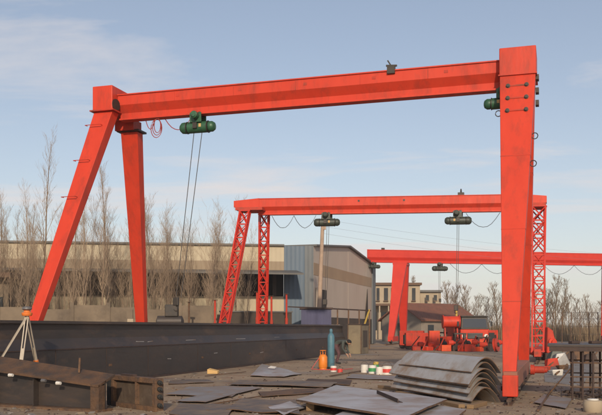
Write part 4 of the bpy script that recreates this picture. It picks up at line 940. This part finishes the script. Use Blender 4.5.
# ------------------------------------------------------------------ red machine parts in the middle distance
def carriage(u, y, ln, h, rz, label, k=1):
    c = at(u, y); t = thing('end_carriage', label, 'crane part', c, 'red crane carriages waiting in the yard')
    dx = V((math.cos(rz), math.sin(rz), 0)); dy = V((-math.sin(rz), math.cos(rz), 0))
    m = MB(); m.box(c + UP * (.25 + h / 2), (ln, .5, h), (dx, dy, UP)); b = m.build('beam', M['red_dirty'], t, bevel=.03)
    for s in (-1, 1):
        w = MB(); w.lathe(c + dx * s * ln * .4 + UP * .25 - dy * .12, [(0, .25), (.04, .25), (.05, .22), (.2, .22), (.21, .25), (.24, .25)], dy, 16); w.build('wheel', M['dark'], t, smooth=True)
        w = MB(); w.box(c + dx * s * (ln * .5 + .05) + UP * (.25 + h / 2), (.1, .36, h * .7), (dx, dy, UP)); w.build('buffer', M['black'], t)
    for s in (-.3, .0, .3):
        w = MB(); w.box(c + dx * s * ln - dy * .26 + UP * (.25 + h / 2), (.05, .05, h), (dx, dy, UP)); w.build('stiffener', M['red'], b)
    w = MB(); w.lathe(c + dx * ln * .2 - dy * .25 + UP * .55, [(0, .18), (.25, .18), (.28, .13), (.6, .13)], -dy, 12); w.build('motor', M['red'], t, smooth=True)
    return t
carriage(422, 61, 2.5, .95, R(8), 'long red carriage left of the other red machine parts')
carriage(412, 63.5, 1.8, 1.1, R(-20), 'short red carriage half hidden, nearest the farthest crane leg')
carriage(449, 60.0, 1.3, .7, R(35), 'small red carriage below the raised red drum')
carriage(493, 58.5, 1.2, 1.15, R(70), 'red carriage right of the truck beside the crane leg')
c = at(434, 59.5); t = thing('machine_cabinet', 'bright red upright cabinet between the red carriages', 'cabinet', c)
m = MB(); m.box(c + UP * .68, (.75, .6, 1.36)); m.build('casing', M['orange_red'], t, bevel=.03)
m = MB(); m.box(c + V((0, -.31, .70)), (.6, .03, 1.1)); dd = m.build('door', M['red'], t); m = MB(); m.box(c + V((.22, -.34, .75)), (.04, .04, .16)); m.build('handle', M['dark'], dd)
c = at(451, 62); t = thing('cable_drum', 'red winding drum raised on a stand left of the truck', 'winding drum', c)
m = MB(); m.lathe(c + V((-.62, 0, 2.0)), [(0, .5), (.06, .5), (.07, .42), (1.17, .42), (1.18, .5), (1.24, .5)], V((1, 0, 0)), 20); m.build('drum', M['red'], t, smooth=True)
for s in (-1, 1):
    m = MB(); m.bar(c + V((s * .45, -.4, 0)), c + V((s * .45, 0, 1.6)), .10); m.bar(c + V((s * .45, .4, 0)), c + V((s * .45, 0, 1.6)), .10); m.build('stand', M['red_dirty'], t)
m = MB(); m.bar(c + V((-.6, -.4, .5)), c + V((.6, -.4, .5)), .08); m.build('stand_bar', M['rust_dark'], t)
# truck seen from the front
c = at(475, 61.5); t = thing('red_truck', 'red truck with dark windscreen facing the yard behind the arched plates', 'truck', c)
m = MB(); m.hexa([c + V(p) for p in ((-1.05, 0, .55), (1.05, 0, .55), (1.05, 0, 1.45), (-1.05, 0, 1.45))], [c + V(p) for p in ((-1.05, 2.2, .55), (1.05, 2.2, .55), (1.05, 2.2, 1.45), (-1.05, 2.2, 1.45))]); m.build('cab_body', M['red'], t, bevel=.06)
m = MB(); m.hexa([c + V(p) for p in ((-1.03, .02, 1.45), (1.03, .02, 1.45), (.95, .25, 2.35), (-.95, .25, 2.35))], [c + V(p) for p in ((-1.03, 2.1, 1.45), (1.03, 2.1, 1.45), (.95, 2.1, 2.35), (-.95, 2.1, 2.35))]); cb2 = m.build('cab_upper', M['dark'], t, bevel=.05)
m = MB(); m.hexa([c + V(p) for p in ((-.88, .02, 1.58), (.88, .02, 1.58), (.82, .19, 2.22), (-.82, .19, 2.22))], [c + V(p) for p in ((-.88, .05, 1.58), (.88, .05, 1.58), (.82, .22, 2.22), (-.82, .22, 2.22))]); m.build('windscreen', M['windscreen'], cb2)
m = MB(); m.box(c + V((0, 1.1, 2.40)), (1.98, 1.9, .10)); m.build('roof', M['dark'], t, bevel=.03)
m = MB(); m.box(c + V((0, -.03, .98)), (1.1, .06, .42)); gr = m.build('grille', M['black'], t)
for i in range(4): m = MB(); m.box(c + V((0, -.07, .84 + .1 * i)), (1.05, .03, .03)); m.build('grille_bar', M['mill_bright'], gr)
for s in (-1, 1):
    m = MB(); m.lathe(c + V((s * .80, -.01, .95)), [(0, .16), (.06, .16), (.09, .10)], V((0, -1, 0)), 14); m.build('headlight', M['white'], t, smooth=True)
    m = MB(); m.lathe(c + V((s * .95 - .13, .7, .48)), [(0, .40), (.02, .48), (.24, .48), (.26, .40)], V((1, 0, 0)), 18); wh = m.build('wheel', M['black'], t, smooth=True)
    m = MB(); m.lathe(c + V((s * .95 - .135, .7, .48)), [(0, .22), (.27, .22)], V((1, 0, 0)), 12); m.build('rim', M['red_dirty'], wh, smooth=True)
    m = MB(); m.box(c + V((s * 1.22, .1, 1.85)), (.14, .08, .36)); m.bar(c + V((s * 1.0, .2, 2.0)), c + V((s * 1.2, .12, 2.0)), .03); m.build('mirror', M['black'], t)
m = MB(); m.box(c + V((0, -.12, .52)), (2.15, .2, .24)); m.build('bumper', M['orange_red'], t, bevel=.03)
m = MB(); m.box(c + V((0, 4.6, 1.25)), (2.2, 4.4, .9)); m.build('load_bed', M['red_dirty'], t)
for s in (-1, 1):
    m = MB(); m.lathe(c + V((s * .95 - .13, 5.4, .48)), [(0, .40), (.02, .48), (.24, .48), (.26, .40)], V((1, 0, 0)), 18); m.build('wheel', M['black'], t, smooth=True)
rj = random.Random(77)
JUMBLE = [(440, 58, 'low red motor unit just right of the bright cabinet'), (446, 56.5, 'low red motor unit in front of the raised drum'), (455, 57, 'low red motor unit left of the truck bumper'), (464, 56, 'low red motor unit in front of the truck left wheel'),
          (470, 55.5, 'low red motor unit before the middle of the truck'), (478, 56, 'low red motor unit before the truck right headlight'), (487, 57, 'low red motor unit right of the truck'), (428, 58, 'low red motor unit in front of the long carriage'), (416, 58.5, 'low red motor unit left in front of the carriages')]
for i, (u_, y_, lab) in enumerate(JUMBLE):
    c = at(u_, y_); t = thing('motor_unit', lab, 'motor', c, 'red motor units in the jumble'); an = rj.uniform(-.8, .8); ax = V((math.cos(an), math.sin(an), 0)); ay = V((-math.sin(an), math.cos(an), 0)); h_ = rj.uniform(.25, .55)
    m = MB(); m.box(c + UP * h_ / 2, (rj.uniform(.4, .8), .45, h_), (ax, ay, UP)); m.build('gearbox', M[('red_dirty', 'orange_red', 'rust_dark', 'red')[i % 4]], t, bevel=.03)
    m = MB(); m.lathe(c + ax * .15 + UP * (h_ + .14), [(0, .15), (.05, .17), (.34, .17), (.40, .10), (.5, .09)], (ax + ay * .3), 12); m.build('motor', M[('dark', 'red', 'red_dirty')[i % 3]], t, smooth=True)
    m = MB(); m.bar(c - ax * .5 + UP * .05, c + ax * rj.uniform(-.2, .3) - ay * .3 + UP * rj.uniform(.7, 1.2), .06); m.build('arm', M[('rust_dark', 'red_dirty')[i % 2]], t)
# round red pulley assembly and other dark scrap
c = at(494, 54.5); t = thing('rope_pulley', 'round red pulley block leaning beside the nearest crane right leg', 'pulley', c)
m = MB(); m.lathe(c + V((0, -.1, .45)), [(0, .44), (.05, .44), (.06, .36), (.16, .36), (.17, .44), (.22, .44)], V((.9, -.5, .15)), 22); m.build('sheave', M['red_dirty'], t, smooth=True)
m = MB(); m.lathe(c + V((.18, -.2, .48)), [(0, .14), (.1, .14), (.12, .08)], V((.9, -.5, .15)), 14); m.build('hub', M['dark'], t, smooth=True)
m = MB(); m.bar(c + V((.3, .5, 0)), c + V((.1, .05, 1.1)), .1); m.build('stay', M['rust_dark'], t)
c = at(456.5, 66); t = thing('yellow_post', 'thin faded yellow post behind the raised red drum', 'post', c)
m = MB(); m.tube(c, c + UP * 3.3, .09, .08, 10); m.build('pole', M['yellow'], t, smooth=True); m = MB(); m.box(c + UP * 3.2 + V((.1, -.1, 0)), (.35, .12, .25)); m.build('sign_plate', M['rust'], t)
for u_, y_, h_, lab, mt in ((441, 63.5, 1.2, 'dark machine bench between the red carriages and the drum', 'rust_dark'), (459.5, 59.2, 1.15, 'dark machine bench left of the truck wheel', 'dark'), (483, 57.8, .9, 'dark machine bench right in front of the truck', 'rust_dark')):
    c = at(u_, y_); t = thing('machine_bench', lab, 'bench', c, 'dark machine benches')
    for a in (-.35, .35):
        for b in (-.3, .3): m = MB(); m.bar(c + V((a, b, 0)), c + V((a, b, h_)), .09); m.build('post', M[mt], t)
    for z_ in (.3, h_): m = MB(); m.box(c + UP * z_, (.85, .75, .10)); m.build('shelf', M[mt], t)
    m = MB(); m.lathe(c + V((-.2, -.1, .36)), [(0, .15), (.1, .22), (.45, .22), (.5, .1)], V((1, 0, .1)), 12); m.build('motor', M['red_dirty'], t, smooth=True)

# ------------------------------------------------------------------ right side: table, scrap, bucket
a0 = at(570.5, 18.2)
t = thing('steel_table', 'rusty pipe-frame steel table with dark top at the right edge', 'table', a0)
tz = 1.17; x0, x1, y0, y1 = a0.x - .16, a0.x + 2.1, 18.15, 20.0
t.rotation_euler = (0, 0, R(-17))
def turned(p): q = V(p) - a0; q.rotate(Matrix.Rotation(R(-17), 3, 'Z')); return a0 + q
m = MB(); m.box(V(((x0 + x1) / 2 - .16, (y0 + y1) / 2, tz)), (x1 - x0 + .32, y1 - y0, .05)); m.build('table_top', M['mill'], t, bevel=.006)
m = MB(); m.box(V(((x0 + x1) / 2 - .14, y0 + .04, tz - .075)), (x1 - x0 + .28, .06, .098)); m.build('apron', M['rust_dark'], t)
for j, yy in enumerate((y0 + .08, y1 - .12)):
    for i in range(6):
        xx = x0 + .20 + i * .21 * (1 if i < 5 else 1.05)
        m = MB(); m.tube(V((xx, yy, 0)), V((xx, yy, tz - .03)), .024, n=8); m.build('leg', M['rust_dark'], t, smooth=True)  # darker rust than the crossbars: shade on the table put into the leg colour
    for zz in (.28, .50, .80):
        m = MB(); m.tube(V((x0 + .15, yy, zz)), V((x1, yy, zz)), .016, n=6); m.build('crossbar', M['rust'], t, smooth=True)
for xx in (x0 + .20, x0 + 1.04):
    for zz in (.28, .80): m = MB(); m.tube(V((xx, y0 + .08, zz)), V((xx, y1 - .12, zz)), .016, n=6); m.build('side_bar', M['rust'], t, smooth=True)
m = MB(); m.tube(V((x0 - .35, y0 + .4, .02)), V((x0 + .2, y0 + .1, .72)), .014, n=6); m.build('stay', M['rust'], t, smooth=True)
for dx_, dy_, sx, lab in ((.25, 1.0, .22, 'dark offcut lying on the left end of the steel table'), (.8, 1.3, .5, 'flat bar lying across the middle of the steel table'), (1.2, .8, .3, 'small rusty piece lying at the right end of the steel table')):
    c = turned((x0 + dx_, y0 + dy_, tz + .026)); m = MB(); m.box(c + UP * .03, (sx, .14, .06), (V((.95, .3, 0)), V((-.3, .95, 0)), UP)); tag(m.build('steel_offcut', M['rust_dark'], org=c, bevel=.01), lab, 'offcut', 'offcuts on the steel table')
# scrap under and beside the table
m = MB()
for i in range(26):
    r = random.Random(i); c = turned((x0 + r.uniform(-.1, 1.7), r.uniform(18.3, 19.8), r.uniform(.03, .12))); an = r.uniform(0, 3.1)
    m.box(c, (r.uniform(.1, .5), r.uniform(.03, .12), r.uniform(.02, .06)), (V((math.cos(an), math.sin(an), 0)), V((-math.sin(an), math.cos(an), 0)), UP))
stuff(tag(m.build('scrap_heap', M['rust_dark'], org=(x0 + .8, 19.2, 0)), 'dark scrap heap on the ground under the steel table', 'scrap'))
# pale round object at the bottom right
c = G(593, 412); t = thing('plastic_drum', 'pale round drum lid lying at the bottom right corner', 'drum', c)
m = MB(); m.lathe(c + UP * .0, [(0, .15), (.05, .17), (.16, .18), (.21, .16), (.22, .12)], UP, 20); m.build('drum_body', M['house'], t, smooth=True)
m = MB(); m.lathe(c + UP * .221, [(0, .10), (.02, .10), (.025, .07)], UP, 16); m.build('lid', M['white'], t, smooth=True)
# red gear and scrap between leg and table
c = at(551, 40.5); t = thing('red_gear_casing', 'large red gear casing lying behind the nearest crane right leg', 'gear casing', c)
m = MB(); m.hexa([c + V(p) for p in ((-.28, -.25, .35), (.30, -.28, .30), (.32, .3, .30), (-.28, .3, .35))], [c + V(p) for p in ((-.22, -.2, 1.62), (.05, -.2, 1.42), (.08, .25, 1.42), (-.22, .25, 1.62))]); m.build('casing', M['red_dirty'], t, bevel=.06)
m = MB(); m.box(c + UP * .18, (.75, .7, .36)); m.build('base', M['rust_dark'], t, bevel=.03)
m = MB(); m.lathe(c + V((-.02, -.24, .85)), [(0, .22), (.08, .22), (.1, .12), (.2, .12)], V((.3, -1, .1)), 16); m.build('cover', M['red'], t, smooth=True)
m = MB(); m.lathe(c + V((.25, -.1, .6)), [(0, .14), (.3, .14), (.33, .08), (.5, .08)], V((1, -.2, 0)), 12); m.build('shaft', M['dark'], t, smooth=True)
PIECES = [(556, 36, 'greenish scrap block on the pile right of the red gear casing', 'olive'), (560, 35, 'grey scrap block leaning on the pile beside the table top', 'mill_bright'), (552, 33.5, 'red scrap block in front of the red gear casing', 'red_dirty'),
          (545, 30, 'small red scrap block right behind the crane leg foot', 'red_dirty'), (563, 31, 'rusty scrap block on the ground left of the steel table', 'rust'), (569, 38, 'dark scrap block behind the steel table', 'rust_dark'), (579, 40, 'brown scrap block far behind the steel table', 'rust'), (590, 37, 'dark rusty scrap block behind the right end of the table', 'rust_dark'), (557, 27.5, 'white scrap block on the paving left of the table', 'white')]
for i, (u_, y_, lab, mt) in enumerate(PIECES):
    r = random.Random(50 + i); c = at(u_, y_); h_ = (.38 if mt == 'red_dirty' else r.uniform(.45, .9)) if y_ > 31 else .22; an = r.uniform(-.6, .6)
    ax3 = (V((math.cos(an), math.sin(an), .15)).normalized(), V((-math.sin(an), math.cos(an), 0)), UP)
    t = thing('scrap_block', lab, 'scrap', c, 'scrap blocks right of the crane leg')
    m = MB(); m.hexa([c + V((-.4, -.25, 0)) * h_ * 1.6, c + V((.45, -.3, 0)) * h_ * 1.6, c + V((.4, .3, 0)) * h_ * 1.6, c + V((-.4, .3, 0)) * h_ * 1.6], [c + V((-.2, -.15, h_ * .9)), c + V((.15, -.2, h_)), c + V((.25, .2, h_ * .8)), c + V((-.25, .2, h_ * .75))]); m.build('casing', M[mt], t, bevel=.03)
    m = MB(); m.bar(c + V((-.5 * h_, -.2, .05)), c + V((.6 * h_, -.1, h_ * 1.05)), .05); m.build('bar', M['rust'], t)

# ------------------------------------------------------------------ small rubble over the yard
m = MB(); rr = random.Random(99)
for i in range(4200):
    u_, v_ = rr.uniform(-20, 620), VH + 5 + 100 * rr.random() ** .8; p = G(u_, v_)
    if p.y > 75: continue
    s = rr.uniform(.010, .036) * (1.8 if rr.random() < .08 else 1); a = rr.uniform(0, 3.1)
    m.cur = rr.choice((0, 0, 0, 1, 1, 2, 3))
    x_, y_ = V((math.cos(a), math.sin(a), 0)), V((-math.sin(a), math.cos(a), 0)); l_ = s * rr.uniform(1, 3.2)
    b_ = [p + x_ * l_ * -.5 + y_ * s * -.5, p + x_ * l_ * .5 + y_ * s * -.4, p + x_ * l_ * .4 + y_ * s * .5, p - x_ * l_ * .5 + y_ * s * .5]
    m.hexa(b_, [q.lerp(p, rr.uniform(.2, .5)) + UP * s * rr.uniform(.3, .8) for q in b_])
m.cur = 0
stuff(tag(m.build('rubble', [M['rust_dark'], M['concrete'], M['rust'], M['slab']]), 'small stones and rusty crumbs strewn over the yard', 'rubble'))

# ------------------------------------------------------------------ trees
def bare_tree(seed, h, spread, nb, r0, mat_t, mat_c, depth=2, label='', tilt=.04, up=.75, twig=.004, first=.18):
    rnd = random.Random(seed); root = thing('bare_tree', label, 'tree', (0, 0, 0))
    tr = MB(); cr = MB(); n = 9; pts = []; q = V((0, 0, 0)); dr = V((rnd.uniform(-tilt, tilt), rnd.uniform(-tilt, tilt), 1))
    for i in range(n + 1):
        pts.append(q.copy()); dr += V((rnd.uniform(-.05, .05), rnd.uniform(-.05, .05), 0)); q = q + dr.normalized() * h / n
    tr.path(pts, [r0 * (1 - .93 * i / n) + .004 for i in range(n + 1)], 6)
    def branch(p, d, ln, r, lev):
        k = 4; pp = [p]; d = d.copy()
        for i in range(k):
            d = (d + V((rnd.uniform(-.16, .16), rnd.uniform(-.16, .16), .10))).normalized(); pp.append(pp[-1] + d * ln / k)
        cr.path(pp, [max(r * (1 - .75 * i / k), twig * .7) for i in range(k + 1)], 3)
        if lev > 0:
            for j in range(rnd.randint(6, 8) if lev == depth else rnd.randint(4, 5)):
                s = rnd.uniform(.2, .97); x = s * k; i = min(int(x), k - 1); b = pp[i].lerp(pp[i + 1], x - i); a = rnd.uniform(0, 6.28)
                branch(b, (d * .9 + V((math.cos(a), math.sin(a), rnd.uniform(-.1, .5))) * .62).normalized(), ln * rnd.uniform(.3, .55), max(r * .45, twig), lev - 1)
    for i in range(nb):
        s = first + (1 - first) * (i + rnd.random()) / nb * .97; x = s * n; j = min(int(x), n - 1); b = pts[j].lerp(pts[j + 1], x - j); a = i * 2.4 + rnd.uniform(-.5, .5)
        branch(b, V((math.cos(a) * (1 - up), math.sin(a) * (1 - up), up)).normalized(), spread * (1.15 - .75 * s) * rnd.uniform(.7, 1.2), r0 * .38 * (1.1 - s) + twig, depth)
    tr.build('trunk', mat_t, root, smooth=True); cr.build('crown', mat_c, root)
    return root
protoL = [bare_tree(100 + i, h, sp, nb, r0, M['bark'], M['twig'], 2, 'x', (.07, .12, .16, .06, .14)[i], (.80, .84, .86, .82, .85)[i], .0035) for i, (h, sp, nb, r0) in enumerate(((11.4, 2.6, 20, .07), (9.4, 2.9, 18, .045), (8.4, 3.0, 16, .04), (10.4, 2.0, 18, .055), (7.4, 3.0, 16, .035)))]
ORD = ['first', 'second', 'third', 'fourth', 'fifth', 'sixth', 'seventh', 'eighth', 'ninth', 'tenth', 'eleventh', 'twelfth', 'thirteenth', 'fourteenth', 'fifteenth', 'sixteenth', 'seventeenth', 'eighteenth', 'nineteenth', 'twentieth',
       'twenty-first', 'twenty-second', 'twenty-third', 'twenty-fourth', 'twenty-fifth', 'twenty-sixth', 'twenty-seventh', 'twenty-eighth', 'twenty-ninth', 'thirtieth', 'thirty-first', 'thirty-second', 'thirty-third', 'thirty-fourth', 'thirty-fifth', 'thirty-sixth']
rt = random.Random(21)
spots = [(-14, 1, 1.0), (-4, 3, .95), (3, 1, .9), (10, 4, 1.0), (16, 2, 1.05), (23, 3, .85), (28, 0, .88), (36, 1, .8), (44, 0, 1.12), (54, 2, .9), (62, 1, .85), (70, 3, .82), (78, 2, .95), (86, 0, .84), (93, 1, .95), (100, 3, 1.02), (108, 0, .98), (115, 2, 1.0), (122, 4, 1.05), (131, 2, .9), (139, 4, 1.1),
         (147, 1, .95), (154, 3, .86), (161, 2, 1.05), (168, 1, .9), (176, 4, 1.1), (184, 2, .9), (192, 1, .82), (200, 4, 1.1), (208, 2, .95), (217, 1, .80), (226, 4, .95), (235, 2, .86), (246, 4, .9)]
first_used = set()
for i, (u_, k, s_) in enumerate(spots):
    y_ = rt.uniform(49.8, 54.5); p = at(u_, y_)
    ex = 'tall ' if s_ * (11.0, 9.4, 8.2, 10.2, 7.2)[k] > 10 else 'slim ' if s_ * (11.0, 9.4, 8.2, 10.2, 7.2)[k] < 8 else ''
    lab = f'{ex}bare leafless tree, {ORD[i]} from the left in the row before the factory'
    if k in first_used: dup(protoL[k], p, rt.uniform(0, 6.28), lab, s_, 'bare trees before the factory')
    else:
        first_used.add(k); o = protoL[k]; o.location = p; o.scale = (s_,) * 3; o['label'] = lab; o['group'] = 'bare trees before the factory'
for i in range(30):
    u_ = -10 + 8.6 * i + rt.uniform(-3, 3); k = (2, 4, 1)[i % 3]
    dup(protoL[k], at(u_, rt.uniform(48.9, 56.6)), rt.uniform(0, 6.28), f'thin bare sapling between the taller trees before the factory, {ORD[i]} from the left', rt.uniform(.62, .98), 'bare saplings before the factory')
protoR = [bare_tree(200 + i, h, sp, nb, r0, M['twig_far'], M['twig_far'], 2, 'x', .05, up, .016, .12) for i, (h, sp, nb, r0, up) in enumerate(((9.0, 3.4, 24, .14, .62), (7.6, 3.0, 22, .12, .55), (10.5, 3.0, 24, .15, .70)))]
spotsR = [(414, 150, 2, .95), (436, 135, 1, .8), (449, 120, 0, .82), (458, 124, 1, .95), (467, 121, 0, .78), (476, 130, 1, .8), (487, 132, 1, .8), (497, 128, 0, .85), (528, 135, 0, .8), (547, 124, 1, .9), (556, 120, 0, .92), (563, 126, 2, .78), (570, 130, 1, .82), (579, 122, 1, .72), (588, 136, 0, .70), (598, 140, 1, .75), (611, 128, 0, .7)]
fu = set()
for i, (u_, y_, k, s_) in enumerate(spotsR):
    p = at(u_, y_); lab = f'hazy brown bare tree on the skyline right of the factory, {ORD[i]} from the left'
    if k in fu: dup(protoR[k], p, rt.uniform(0, 6.28), lab, s_, 'far bare trees on the skyline')
    else:
        fu.add(k); o = protoR[k]; o.location = p; o.scale = (s_,) * 3; o['label'] = lab; o['group'] = 'far bare trees on the skyline'
# dry scrub behind the yard
m = MB(); rs = random.Random(5)
for i in range(9000):
    y_ = rs.uniform(96, 134); u_ = rs.uniform(436, 640); p = at(u_, y_); hh = rs.uniform(.8, 2.6) * (1 + .5 * noise.noise(V((p.x * .12, p.y * .12, 0))))
    a = rs.uniform(0, 6.28); t_ = V((math.cos(a), math.sin(a), 0)) * rs.uniform(.1, .5); w_ = rs.uniform(.02, .05)
    x_ = V((math.cos(a + 1.5), math.sin(a + 1.5), 0)) * w_
    m.add([p - x_, p + x_, p + t_ * .5 + UP * hh * .6 + x_ * .7, p + t_ + UP * hh, p + t_ * .5 + UP * hh * .6 - x_ * .7], [[0, 1, 2, 3, 4]])
stuff(tag(m.build('dry_scrub', M['scrub']), 'belt of dry brown scrub along the far edge of the yard', 'scrub'))
# wire fence at the far right
t = thing('wire_fence', 'far wire fence with thin posts in front of the scrub at right', 'fence', at(575, 88))
for i in range(14):
    c = at(508 + i * 9, 88); m = MB(); m.bar(c, c + UP * 3.2, .07); m.build('post', M['rust'], t)
for z_ in (.9, 1.7, 2.5, 3.15):
    m = MB(); m.path([at(508, 88) + UP * z_, at(625, 88) + UP * z_], .014, 4); m.build('wire', M['wire'], t)

# ------------------------------------------------------------------ light haze in the air
m = MB(); m.box(V((30, 60, 6.0)), (420, 300, 14.0)); hz = m.build('haze', bpy.data.materials.new('haze air')); hm_ = hz.data.materials[0]; hm_.use_nodes = True
hn = hm_.node_tree; hn.nodes.clear(); ho = hn.nodes.new('ShaderNodeOutputMaterial'); hv = hn.nodes.new('ShaderNodeVolumePrincipled')
hv.inputs['Color'].default_value = (0.93, 0.93, 0.95, 1); hv.inputs['Density'].default_value = 0.0006; hv.inputs['Anisotropy'].default_value = 0.2
hn.links.new(hv.outputs[0], ho.inputs['Volume']); stuff(hz); hz['label'] = 'thin pale winter haze over the whole yard'; hz['category'] = 'haze'
